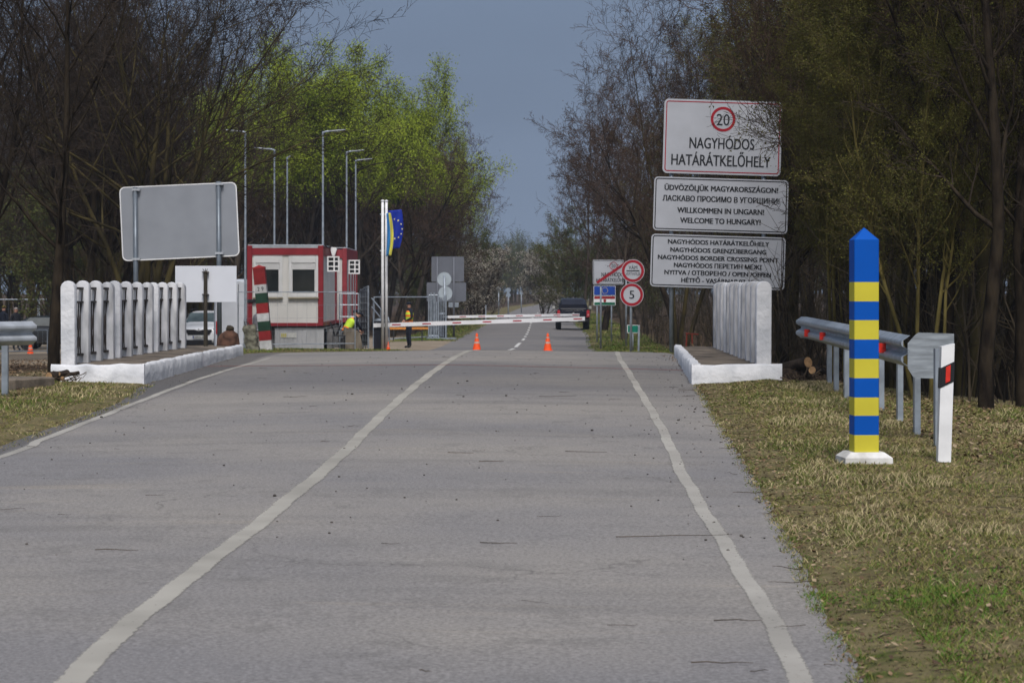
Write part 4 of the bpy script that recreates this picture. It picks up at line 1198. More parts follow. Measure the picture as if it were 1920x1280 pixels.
# ---------------------------------------------------------------- fences, gate, railing
def wire_fence(label, p0, p1, h, zb, cat="fence", step=.30, hs=.4, r=.016, wires=True, mat=None, z0=None, group=None, wr=.0035, wmat=None):
    """mobile mesh panel: tubular frame and wire mesh"""
    g = G(*p0) if z0 is None else z0
    t = thing("mesh_fence", label, cat, (p0[0], p0[1], g), 0, group)
    v = Vector((p1[0]-p0[0], p1[1]-p0[1])); g1 = (G(*p1) if z0 is None else z0)-g
    n = max(1, round(v.length/3.4))
    mat = mat or m_galv
    for k in range(n):
        a, b = k/n+.01/n, (k+1)/n-.01/n
        A, B = (v.x*a, v.y*a, g1*a), (v.x*b, v.y*b, g1*b)
        mb = MB()
        zt = h
        for q in (A, B): mb.tube([(q[0],q[1],q[2]-.05),(q[0],q[1],zt)], r, 6)
        mb.tube([(A[0],A[1],zt),(B[0],B[1],zt)], r*1.05, 6); mb.tube([(A[0],A[1],A[2]+zb),(B[0],B[1],B[2]+zb)], r, 6)
        o = mb.build("frame", mat, t, recalc=False)
        mb = MB(); L = v.length/n; m_ = int(L/step); wm = wmat or mat
        for i in range(1, m_):
            f = i/m_; q = (lerp(A[0],B[0],f), lerp(A[1],B[1],f), lerp(A[2],B[2],f)); mb.tube([(q[0],q[1],q[2]+zb),(q[0],q[1],zt)], wr, 3, False)
        z = zb+hs
        while z < zt-.05: mb.tube([(A[0],A[1],A[2]+z),(B[0],B[1],B[2]+z)], wr, 3, False); z += hs
        mb.build("wire_mesh", wm, o, recalc=False)
    return t
wire_fence("mobile wire mesh fence in front of the red and white booth", (X(444,72),72), (X(668,73.5),73.5), 1.73, .12, z0=.38)
wire_fence("mesh fence panels behind the policeman, between flagpoles and cabinet", (X(700,106),106), (X(812,108),108), 2.05, .12, step=.16, hs=.25, r=.03, wr=.005, wmat=m_dark)
wire_fence("long light mesh fence across the back of the yard at the far left", (X(-60,128),128), (X(330,132),132), 2.25, .2, step=.5, hs=.5, r=.03)
wire_fence("low steel crowd barrier lying by the yard edge below the left guardrail", (X(-20,74),74), (X(90,75),75), .75, .1, step=.15, hs=.3, r=.02)
# galvanised gate leaf standing at an angle
t = thing("steel_gate", "galvanised ladder-like gate leaf standing open left of the barrier cabinet", "gate", (X(676,86),86,-.02))
mb = MB()
a = (0,0,0); b = (X(700,78.5)-X(676,86), -7.5, .22)
b = (.38,-1.6,.1)
for f in (0,.33,.66,1): mb.tube([(b[0]*f,b[1]*f,b[2]*f),(b[0]*f-.0,b[1]*f,2.17+.16*f)], .035 if f in (0,1) else .02, 8)
mb.tube([(0,0,2.17),(b[0],b[1],2.33)], .03, 8)
for k in range(10): z = .12+k*.225; mb.tube([(0,0,z),(b[0],b[1],z+.03)], .018, 6)
mb.build("frame", m_galv, t, recalc=False)
mb = MB()
mb.loft([[(.01,-.01,.12),(b[0]*.98,b[1]*.98,.22),(b[0]*.98,b[1]*.98,2.25),(.01,-.01,2.12)],[(.015,-.005,.12),(b[0]*.98+.01,b[1]*.98,.22),(b[0]*.98+.01,b[1]*.98,2.25),(.02,-.005,2.12)]])
mb.build("infill_sheet", M("gate_sheet",(.16,.175,.20),.5,.15,5,metal=.3), t)
t = thing("stair_railing", "sloping galvanised handrails of a low stair between gate and flagpoles", "railing", (X(697,90),90,0))
mb = MB(); e = X(725,86)-X(697,90)
for z in (0,.33): mb.tube([(0,0,1.86-z),(e,-3,1.15-z),(e+.04,-3.1,1.0-z),(e+.04,-3.1,.0)], .025, 8)
for f in (.1,.55): mb.tube([(e*f,-3*f,0),(e*f,-3*f,1.86-.71*f)], .022, 8)
mb.build("handrail", m_galv, t, recalc=False)
t = thing("stair_cage", "dark tubular guardrail of the booth stairs beside the second container", "railing", (X(637,79.5),79.5,.15))
mb = MB(); w = X(672,79.5)-X(637,79.5)
for z in (.72,1.12,1.52,1.9): mb.tube([(0,0,z),(w,0,z)], .02, 6)
for f in (0,.12,.5,1): mb.tube([(w*f,0,0),(w*f,0,1.9)], .022, 6)
mb.build("frame", m_galv, t, recalc=False)
# tall galvanised gate posts near the second cabinet
t = thing("gate_frame", "group of tall galvanised gate posts and bars left of the second barrier cabinet", "gate", (X(802,107),107,-.05))
mb = MB()
for px, zt in ((804,2.0),(808,2.1),(814,2.1),(818,1.7),(822,2.05),(836,2.0)): mb.tube([(X(px,107)-X(802,107),0,0),(X(px,107)-X(802,107),0,zt)], .04, 8)
for z in (.15,2.0): mb.tube([(.05,0,z),(X(822,107)-X(802,107),0,z)], .03, 8)
for px in (811,816,825,828,831): mb.tube([(X(px,107)-X(802,107),.3,0.1),(X(px,107)-X(802,107),.3,1.9)], .022, 6)
mb.box(-.05,1.3,-.2,.3,0,.06)
mb.build("bars", m_galv, t, recalc=False)
t = thing("plank_barrier", "orange plank held across the front of the yard fence behind the policeman", "barrier", (X(728,103),103,-.05))
mb = MB(); L = X(803,103)-X(728,103); mb.box(0,L,-.02,.02,.50,.60,.005); mb.build("plank", M("orange_plank",(.50,.20,.04),.7,.2,5), t)
mb = MB(); mb.box(.2,.25,.0,.06,0,.49); mb.box(L-.3,L-.25,0,.06,0,.49); mb.build("stand", m_dark, t)
# weathered boards leaning
t = thing("timber_boards", "weathered grey boards leaning in front of the crouching policeman", "boards", (X(645,78),78,.12))
for k in range(6):
    x = k*.115+.03; mb = MB(); h = (.83,.80,.82,.78,.74,.66)[k]; le = .16*(k/5)
    mb.loft([[(x-.05,-.20+.0*k,0),(x+.055,-.21,0),(x+.055,-.18,0),(x-.05,-.17,0)],[(x-.05-le*.8,.03,h),(x+.05-le*.8,.02,h-.02),(x+.05-le*.8,.05,h-.02),(x-.05-le*.8,.06,h)]])
    mb.build("board", M("weathered_boards",(.11,.095,.075),.95,.35,6,bump=.4,stretch=(1,1,.15)), t)
t = thing("metal_trolley", "black tubular trolley frame standing under the booth corner", "trolley", (X(622,77),77,.08))
mb = MB()
for x in (.0,.40): 
    for y in (0,.35): mb.tube([(x,y,.1),(x,y,.60)], .02, 6)
for z in (.12,.36,.60): mb.tube([(0,0,z),(.40,0,z),(.40,.35,z),(0,.35,z),(0,0,z)], .02, 6)
mb.tube([(-.28,0,.60),(.45,0,.60)], .022, 6); mb.tube([(.1,0,.6),(.0,-.1,.95),(-.05,-.1,1.05)], .025, 6); mb.tube([(.15,0,.6),(.32,-.05,.98)], .03, 6)
mb.build("frame", m_dark, t, recalc=False)

# ---------------------------------------------------------------- vehicles
def wheel(parent, x, y, r, w, side, rim):
    mb = MB(); mb.lathe([(r*.62,-w/2),(r*.93,-w/2),(r,-w/2+.03),(r,w/2-.03),(r*.93,w/2),(r*.62,w/2)], c=(x,y,r), n=28, axis='x'); wh = mb.build("wheel", m_rubber, parent, auto=40)
    mb = MB(); s = side
    mb.lathe([(.02,s*w*.40),(r*.16,s*w*.42),(r*.16,s*w*.34)], c=(x,y,r), n=16, axis='x')
    mb.lathe([(r*.62,s*w*.45),(r*.56,s*w*.42),(r*.56,s*w*.1),(r*.62,s*w*.1)], c=(x,y,r), n=28, axis='x')
    for k in range(7):
        a = 2*PI*k/7; ca, sa = math.cos(a), math.sin(a); u = (-sa, ca); hw_ = r*.07
        p = [(x+s*w*.40, y+ca*r*.12+u[0]*hw_*q, r+sa*r*.12+u[1]*hw_*q) for q in (-1,1)]; q2 = [(x+s*w*.42, y+ca*r*.58+u[0]*hw_*1.4*q, r+sa*r*.58+u[1]*hw_*1.4*q) for q in (1,-1)]
        P = p+q2; mb.loft([P, [(v[0]-s*.03, v[1], v[2]) for v in P]])
    mb.build("rim", rim, wh)
def body_loft(name, stations, mat, parent, sub=1):
    """stations along y: (y, half width at sill, at belt, at roof, z bottom, z belt, z top)"""
    rings = []
    for (y, ws, wb, wr, zb, zl, zt) in stations:
        half = [(0,zb),(ws*.80,zb),(ws,zb+(zl-zb)*.22),(wb,zb+(zl-zb)*.70),(wb*.985,zl),(lerp(wb,wr,.9),lerp(zl,zt,.88)),(wr*.80,zt-.006),(0,zt+.01)]
        rings.append([(px, y, pz) for px, pz in half]+[(-px, y, pz) for px, pz in reversed(half[1:-1])])
    mb = MB(); mb.loft(rings); o = mb.build(name, mat, parent, smooth_=True)
    m = o.modifiers.new("round", 'SUBSURF'); m.levels = sub; m.render_levels = sub
    return o
m_carw = M("car_white", (.70,.72,.75), .25, .03, 2, spec=.6); m_card = M("car_navy", (.006,.008,.018), .2, .1, 2, spec=.6); m_carg = M("car_dark_grey", (.022,.026,.032), .25, .1, 2, spec=.6)
m_wind = M("windscreen_glass", (.05,.075,.08), .08, .25, 1.2, spec=.8, col2=(.13,.17,.175))
m_rim = M("alloy_rim", (.45,.46,.48), .35, .08, 4, metal=.5)
m_trim = M("black_trim", (.010,.010,.012), .6, .1, 6)
m_plate = M("plate_white", (.60,.62,.60), .4, .05, 5); m_pblue = M("plate_blue", (.01,.04,.25), .4, .05, 5)
# white hatchback seen head on
d = 105.0; wx = X(384,d)
root = thing("parked_car", "white car seen head on below the blank white board, roof rails on top", "car", (wx, d, Z(648,d)-.12))
HW = .90
body_loft("body", [(-2.05,.66,.68,.50,.34,.72,.80),(-1.98,.82,.82,.66,.26,.80,.93),(-1.80,.88,.88,.76,.24,.90,1.02),(-1.2,.89,.90,.78,.22,1.0,1.10),(-.85,.89,.91,.80,.22,1.02,1.16),(-.15,.89,.91,.67,.22,1.03,1.62),(.3,.89,.91,.67,.22,1.03,1.69),(1.3,.89,.91,.66,.22,1.03,1.68),(1.8,.87,.89,.64,.24,1.03,1.60),(2.1,.82,.86,.66,.30,.95,1.15)], m_carw, root)
mb = MB()
mb.loft([[(-.755,-.90,1.12),(.755,-.90,1.12),(.60,-.255,1.585),(-.60,-.255,1.585)],[(-.755,-.87,1.10),(.755,-.87,1.10),(.60,-.23,1.57),(-.60,-.23,1.57)]]); g = mb.build("windscreen", m_wind, root)
g.location.y = -.05; g.location.z = .015
mb = MB(); mb.tube([(-.6,-.92,1.125),(-.1,-.80,1.19)], .008, 5); mb.tube([(.1,-.93,1.12),(.6,-.80,1.18)], .008, 5); mb.build("wiper", m_trim, g)
for s in (-1,1):
    mb = MB(); mb.loft([[(s*.90,-.75,1.06),(s*.90,1.5,1.08),(s*.73,1.3,1.56),(s*.71,-.15,1.56)],[(s*.93,-.75,1.06),(s*.93,1.5,1.08),(s*.76,1.3,1.56),(s*.745,-.15,1.56)]]); mb.build("side_window", m_glass, root)
mb = MB(); P = [(-.46,.64),(.46,.64),(.58,.83),(.56,.88),(.16,.87),(.0,.815),(-.16,.87),(-.56,.88),(-.58,.83)]; mb.prism(P, -2.065, -1.9); gr = mb.build("grille", m_trim, root)
mb = MB()
for k in range(9): x = -.48+k*.12; mb.box(x-.008,x+.008,-2.075,-2.06,.66,.82)
mb.build("grille_slat", m_dark, gr)
mb = MB(); mb.prism(circ(0,.865,.045,18), -2.085, -2.0); mb.build("badge", m_rim, root)
mb = MB(); mb.prism([(-.62,.20),(.62,.20),(.56,.42),(-.56,.42)], -2.085, -1.9); mb.build("lower_intake", m_trim, root)
for s in (-1,1):
    mb = MB(); P = [(s*.58,.70),(s*.84,.78),(s*.86,.93),(s*.62,.92)]
    if s < 0: P = P[::-1]
    mb.loft([[(p[0],-2.04+abs(p[0])*.18-.06,p[1]) for p in P],[(p[0],-1.8,p[1]) for p in P]]); mb.build("headlight", M("headlight_glass",(.28,.29,.31),.15,.3,14,spec=.8), root)
    mb = MB(); mb.prism(circ(s*.70,.46,.055,16), -2.075, -1.95); mb.build("fog_light", m_rim, root)
    mb = MB(); mb.box(min(s*.92,s*1.09),max(s*.92,s*1.09),-.72,-.60,1.06,1.20,.03); mb.build("mirror", m_carw, root)
    mb = MB(); mb.tube([(s*.60,-.05,1.68),(s*.60,.1,1.745),(s*.60,1.2,1.745),(s*.60,1.35,1.68)], .022, 6); mb.build("roof_rail", m_trim, root)
mb = MB(); mb.box(-.26,.26,-2.105,-2.09,.50,.61,.004); p = mb.build("number_plate", m_plate, root)
mb = MB(); mb.flat([(-.258,.502),(-.205,.502),(-.205,.608),(-.258,.608)], -2.108); mb.build("plate_band", m_pblue, p)
text("MZO-5", .02, .525, .40, .06, -2.109, m_ltr, p, bold=.02)
for s in (-1,1):
    for y in (-1.3,1.3): wheel(root, s*.80, y, .33, .21, s, m_rim)
mb = MB()
for s in (-.38,.36): mb.loft([[(s-.2,.05,.95),(s+.2,.05,.95),(s+.2,.2,.95),(s-.2,.2,.95)],[(s-.2,.1,1.32),(s+.2,.1,1.32),(s+.2,.2,1.32),(s-.2,.2,1.32)],[(s-.1,.1,1.50),(s+.1,.1,1.50),(s+.1,.2,1.50),(s-.1,.2,1.50)]])
mb.build("seat", m_dark, root)

# navy pickup with a hard top seen from behind
d = 133.0; wx = X(1075,d)
root = thing("pickup_truck", "dark navy pickup with hard top parked half on the right verge beyond the barriers", "pickup", (wx, d, G(X(1050,d),d)))
HW = .93
body_loft("body", [(0,.86,.88,.60,.52,1.10,1.12),(.05,.93,.94,.62,.44,1.12,1.18),(.6,.94,.94,.64,.44,1.12,1.19),(2.2,.94,.94,.66,.44,1.12,1.20),(3.6,.94,.94,.66,.44,1.10,1.20),(4.6,.92,.92,.66,.44,1.02,1.12),(5.1,.80,.84,.6,.5,.95,1.0)], m_card, root)
mb = MB()
rg = lambda y,wb,wr,zt: [(-wb,y,1.13),(wb,y,1.13),(wb-.03,y,1.22),(wr,y,zt-.09),(wr-.10,y,zt),(-wr+.10,y,zt),(-wr,y,zt-.09),(-wb+.03,y,1.22)]
mb.loft([rg(.0,.84,.80,1.45),rg(.28,.86,.68,1.76),rg(.6,.86,.68,1.80),rg(2.4,.86,.68,1.80),rg(3.2,.86,.66,1.78),rg(3.9,.84,.6,1.2)]); mb.build("hard_top", m_card, root, auto=30)
mb = MB(); mb.loft([[(-.72,-.015,1.19),(.72,-.015,1.19),(.60,.24,1.70),(-.60,.24,1.70)],[(-.72,.02,1.19),(.72,.02,1.19),(.60,.27,1.68),(-.60,.27,1.68)]]); mb.build("rear_window", M("tinted_rear_glass",(.02,.024,.032),.4,.2,2,spec=.2), root)
mb = MB(); mb.box(-.70,.70,-.03,.02,.62,1.10,.02); tg = mb.build("tailgate", m_card, root)
mb = MB(); P = [(-.02,-.05),(.05,.0),(.02,.03),(.055,.06),(.0,.09),(-.05,.04),(-.02,.02)]; mb.prism([(p[0]*1.2,.90+p[1]*1.2) for p in P], -.04,-.03); mb.build("badge", m_rim, tg)
mb = MB(); mb.box(-.10,.10,-.045,-.03,1.04,1.08,.005); mb.build("handle", m_trim, tg)
for s in (-1,1):
    mb = MB(); P = [(s*.74,.72),(s*.92,.74),(s*.91,1.12),(s*.76,1.12)]
    if s < 0: P = P[::-1]
    mb.prism(P, -.035,.05); o = mb.build("tail_light", M("tail_light_red",(.35,.02,.03),.2,.2,8,spec=.7), root)
    mb = MB(); mb.box(s*.84-.045,s*.84+.045,-.045,-.036,.80,.90,.004); mb.build("reversing_lens", M("tail_lens_pink",(.45,.22,.22),.2,.1,8), o)
    mb = MB(); mb.box(min(s*.98,s*1.14),max(s*.98,s*1.14),3.1,3.2,1.15,1.33,.03); mb.build("mirror", M("mirror_chrome",(.35,.36,.35),.3,.1,4), root)
    mb = MB(); mb.tube([(s*.60,.5,1.80),(s*.60,.65,1.86),(s*.60,2.2,1.86),(s*.60,2.35,1.80)], .02, 6); mb.build("roof_rail", m_trim, root)
    for y in (.95,4.2): wheel(root, s*.80, y, .36, .25, s, m_rim)
mb = MB(); mb.box(-.85,.85,-.16,.02,.44,.60,.03); mb.build("bumper", m_trim, root)
mb = MB(); mb.box(-.26,.26,-.175,-.162,.48,.58,.004); mb.build("number_plate", m_plate, root)

# dark grey hatchback side on at the left edge
d = 103.0
root = thing("parked_car", "dark grey car seen from the side, mostly hidden by tree trunk and guardrail", "car", (X(108,d), d+.9, Z(656,d)), R(90))
body_loft("body", [(-2.15,.70,.74,.55,.32,.78,.86),(-2.0,.84,.86,.66,.24,.86,.98),(-1.2,.89,.90,.78,.22,.98,1.06),(-.8,.89,.91,.80,.22,1.0,1.10),(.0,.89,.91,.64,.22,1.02,1.48),(.6,.89,.91,.64,.22,1.02,1.52),(1.5,.89,.91,.62,.22,1.02,1.46),(2.0,.84,.88,.64,.28,.98,1.08),(2.15,.78,.82,.6,.36,.9,.98)], m_carg, root)
for s in (-1,1): mb = MB(); mb.loft([[(s*.91,-.7,1.05),(s*.91,1.7,1.05),(s*.70,1.25,1.42),(s*.70,.0,1.42)],[(s*.935,-.7,1.05),(s*.935,1.7,1.05),(s*.73,1.25,1.42),(s*.73,.0,1.42)]]); mb.build("side_window", M("grey_side_glass",(.05,.06,.065),.45,.3,2,spec=.25), root)
for s in (-1,1):
    for y in (-1.35,1.35): wheel(root, s*.80, y, .33, .21, s, m_rim)
    mb = MB(); mb.box(min(s*.92,s*1.06),max(s*.92,s*1.06),-.62,-.52,1.02,1.14,.03); mb.build("mirror", m_carg, root)
# green tent-like tarpaulin heap next to the people
t = thing("tarpaulin", "dull green tarpaulin stretched over a low frame at the left edge", "tarpaulin", (X(-8,100),100,Z(656,100)))
mb = MB(); mb.loft([[(-1.0,0,0),(.25,0,0),(.25,0,1.0),(-.5,0,1.28),(-1.0,0,1.28)],[(-1.0,1.4,0),(.25,1.4,0),(.25,1.4,1.0),(-.5,1.4,1.28),(-1.0,1.4,1.28)]]); mb.build("cover", M("green_tarp",(.035,.055,.03),.7,.25,4,bump=.5), t)
mb = MB()
for x in (-.1,.45): mb.tube([(x,-.3,0),(x+.35,-.3,.55)], .02, 6); mb.tube([(x+.7,-.3,0),(x+.35,-.3,.55)], .02, 6)
mb.tube([(0,-.3,.25),(1.1,-.3,.25)], .02, 6); mb.build("folding_frame", m_galvl, t)

# white van behind the blank board
d = 92.0
root = thing("parked_van", "tall white van with rounded roof, between blank white board and booth", "van", (X(447,d), d, Z(662,d)-.0))
VH = Z(523,d)-root.location.z
prof = lambda y,w,h: [(-w,y,.25),(w,y,.25),(w,y,h*.62),(w*.93,y,h*.86),(w*.70,y,h*.97),(0,y,h),(-w*.70,y,h*.97),(-w*.93,y,h*.86),(-w,y,h*.62)]
mb = MB(); mb.loft([prof(-.0,.90,VH*.97), prof(.15,.98,VH), prof(4.8,.98,VH), prof(5.3,.9,VH*.8)]); mb.build("body", M("van_white",(.50,.53,.58),.35,.04,2,spec=.5), root, auto=35)
mb = MB(); mb.box(-.01,.01,-.03,.0,.35,VH-.2); mb.build("door_seam", m_trim, root)
for s in (-1,1):
    for y in (1.1,4.2): wheel(root, s*.85, y, .34, .2, s, m_rim)
    mb = MB(); mb.box(s*.82-.06,s*.82+.06,-.03,.0,.75,1.25,.01); mb.build("tail_light", MATS["tail_light_red"], root)
mb = MB(); mb.box(.2,.8,-.06,.0,.32,.42,.01); mb.box(.2,.8,-.06,0,.52,.60,.01); mb.build("bumper_trim", m_trim, root)

# ---------------------------------------------------------------- rusty stump, brush and logs
t = thing("metal_sculpture", "rusty brown hunched lump with a round dark top behind the left walkway end", "sculpture", (X(428,52.5),52.5,G(X(428,52.5),52.5)))
m_rust = M("rusty_brown_skin", (.055,.028,.02), .9, .5, 7, bump=.8, col2=(.12,.06,.04), detail=7)
def blob(name, rings_, mat, parent, seed, jit=.012, n=14):
    rnd = random.Random(seed); mb = MB(); rr = []
    for (cx0, cy0, z, rx, ry) in rings_:
        rr.append([(cx0+rx*math.cos(2*PI*k/n)*(1+rnd.uniform(-jit,jit)*6), cy0+ry*math.sin(2*PI*k/n)*(1+rnd.uniform(-jit,jit)*6), z+rnd.uniform(-jit,jit)) for k in range(n)])
    mb.loft(rr); return mb.build(name, mat, parent, smooth_=True)
zt = Z(610,52.5)-t.location.z
blob("body", [(0,0,-.1,.28,.2),(0,0,zt*.2,.27,.2),(.0,0,zt*.55,.25,.18),(.02,0,zt*.72,.20,.16),(.03,0,zt*.83,.08,.08)], m_rust, t, 3)
blob("round_top", [(.04,0,zt*.80,.05,.05),(.04,0,zt*.85,.088,.088),(.04,0,zt*.93,.092,.092),(.04,0,zt*.985,.06,.06),(.04,0,zt,.01,.01)], M("dark_brown_top",(.03,.024,.015),.9,.4,9,bump=.5), t, 4)
m_bark = M("cut_log_bark", (.035,.025,.018), .95, .5, 12, bump=.9); m_cut = M("fresh_cut_wood", (.36,.22,.11), .8, .25, 14)
def log(p, dir_, L, r, label, group):
    a = Vector(dir_).normalized()
    t = thing("cut_log", label, "log", p, 0, group)
    mb = MB(); q = [a*(L*k/4)+Vector((0,0,.01*math.sin(k*2))) for k in range(5)]; mb.tube(q, [r,r*.96,r*1.02,r*.95,r*.93], 12); mb.build("bark", m_bark, t, auto=60)
    mb = MB(); mb.tube([a*-.006, a*-.002], r*.93, 12); mb.build("cut_end", m_cut, t)
xg, dg = X(93,34.6), 34.4
gzz = G(xg,dg)
log((X(92,34.2),34.2,gzz+.10),(.45,1,.05),.45,.060,"sawn log end facing the camera at the foot of the left trunk","cut logs by the left trunk")
log((X(117,34.3),34.3,gzz+.06),(-.5,1,-.05),.35,.036,"smaller sawn log to the right, against the whitewashed kerb","cut logs by the left trunk")
log((X(112,34.0),34.0,gzz+.14),(.9,.6,.0),.3,.03,"thin sawn branch lying on top of the left log pile","cut logs by the left trunk")
xr_, dr_ = X(1515,35.0), 35.0
g_ = G(xr_,dr_)
log((xr_,dr_,g_+.30),(-.7,1,-.22),.9,.085,"thick cut trunk with pale sawn end beside the right guardrail","cut logs by the right walkway")
log((X(1523,34.8),34.8,g_+.19),(.5,1,-.1),.6,.060,"smaller reddish sawn log under the thick cut trunk on the right","cut logs by the right walkway")
blob("stump", [(0,0,-.2,.36,.3),(0,0,.1,.32,.28),(.05,0,.24,.22,.2),(.08,0,.31,.05,.05)], m_bark, None, 9, .02).name = "mossy_stump"
o = bpy.data.objects["mossy_stump"]; o.location = (X(1490,35.4),35.4,G(X(1490,35.4),35.4)); tag(o, "dark mossy stump right of the right walkway kerb", "stump")
def brush_pile(name, c, w, dp, h, n, seed, label, r=.008, mats=None):
    rnd = random.Random(seed); mb = MB()
    for k in range(n):
        x, y = rnd.uniform(-w,w), rnd.uniform(-dp,dp); a = rnd.uniform(0,2*PI); L = rnd.uniform(.2,.7)*max(w,.4)
        z0 = rnd.uniform(0,h*.5); p = [(x,y,z0)]
        for i in range(4):
            a += rnd.uniform(-.6,.6); z0 = max(0,z0+rnd.uniform(-.3,.5)*h*.5); p.append((p[-1][0]+math.cos(a)*L/4,p[-1][1]+math.sin(a)*L/4,z0))
        mb.tube(p, [r*rnd.uniform(.5,1.5)]*5, 5)
    o = mb.build(name, mats or M("brush_wood",(.07,.05,.033),.95,.5,6), None, recalc=False)
    o.location = (c[0], c[1], G(*c)); tag(o, label, "brushwood"); return o
brush_pile("brushwood_pile", (X(1532,33.6),33.8), .42, .4, .20, 60, 3, "tangle of cut twigs on the ground beside the right stump")
brush_pile("brushwood_pile", (X(106,34),34.2), .30, .25, .16, 45, 4, "small heap of cut twigs around the logs by the left kerb", .006)
brush_pile("brushwood_pile", (X(1322,50),50), .35, .3, .55, 45, 5, "dry twigs piled behind the right walkway", .01, M("pale_brush",(.12,.085,.05),.9,.5,6))
t = thing("rusty_trestle", "rusty red iron trestle beside dry twigs behind the right walkway", "trestle", (X(1290,50),50,.4))
mb = MB(); hh = Z(625,50)-.4
for s in (-.06,.09): mb.tube([(s*1.3,0,0),(s*.7+.02,0,hh)], .016, 6)
mb.tube([(-.05,0,hh),(.22,0,hh-.02)], .016, 6); mb.tube([(-.05,0,hh*.6),(.12,0,hh*.6)], .014, 6); mb.build("frame", M("rust_red_iron",(.17,.03,.02),.85,.3,8), t, recalc=False)

# ---------------------------------------------------------------- people
m_skin = M("skin", (.36,.20,.145), .6, .06, 8); m_navy = M("navy_uniform", (.008,.011,.022), .85, .2, 6); m_hair = M("dark_hair", (.012,.010,.010), .7, .2, 20); m_boot = M("black_boots", (.006,.006,.007), .4, .2, 8)
m_hivy = M("hi_vis_yellow", (.50,.72,.05), .7, .06, 6); m_hivo = M("hi_vis_orange", (.85,.22,.03), .7, .06, 6); m_refl = M("reflective_grey", (.40,.42,.42), .4, .06, 6); m_shirt = M("pale_shirt", (.45,.46,.50), .8, .06, 6); m_suit = M("dark_suit", (.012,.014,.02), .85, .15, 6)
def skin_mesh(name, verts, edges, radii, mats, pick, parent, sub=2):
    me = bpy.data.meshes.new(name); me.from_pydata(verts, edges, [])
    o = bpy.data.objects.new("tmp", me); COL.objects.link(o)
    o.modifiers.new("s", 'SKIN').use_smooth_shade = True
    for i, r_ in enumerate(radii):
        r_ = r_ if hasattr(r_, '__len__') else (r_, r_); me.skin_vertices[0].data[i].radius = r_
    me.skin_vertices[0].data[0].use_root = True
    s = o.modifiers.new("u", 'SUBSURF'); s.levels = sub; s.render_levels = sub
    bpy.context.view_layer.update()
    m2 = bpy.data.meshes.new_from_object(o.evaluated_get(bpy.context.evaluated_depsgraph_get()))
    bpy.data.objects.remove(o)
    m2.name = name; m2.materials.clear()
    for m in mats: m2.materials.append(m)
    for p in m2.polygons: p.material_index = pick(p.center); p.use_smooth = True
    r = bpy.data.objects.new(name, m2); COL.objects.link(r)
    if parent: r.parent = parent
    return r
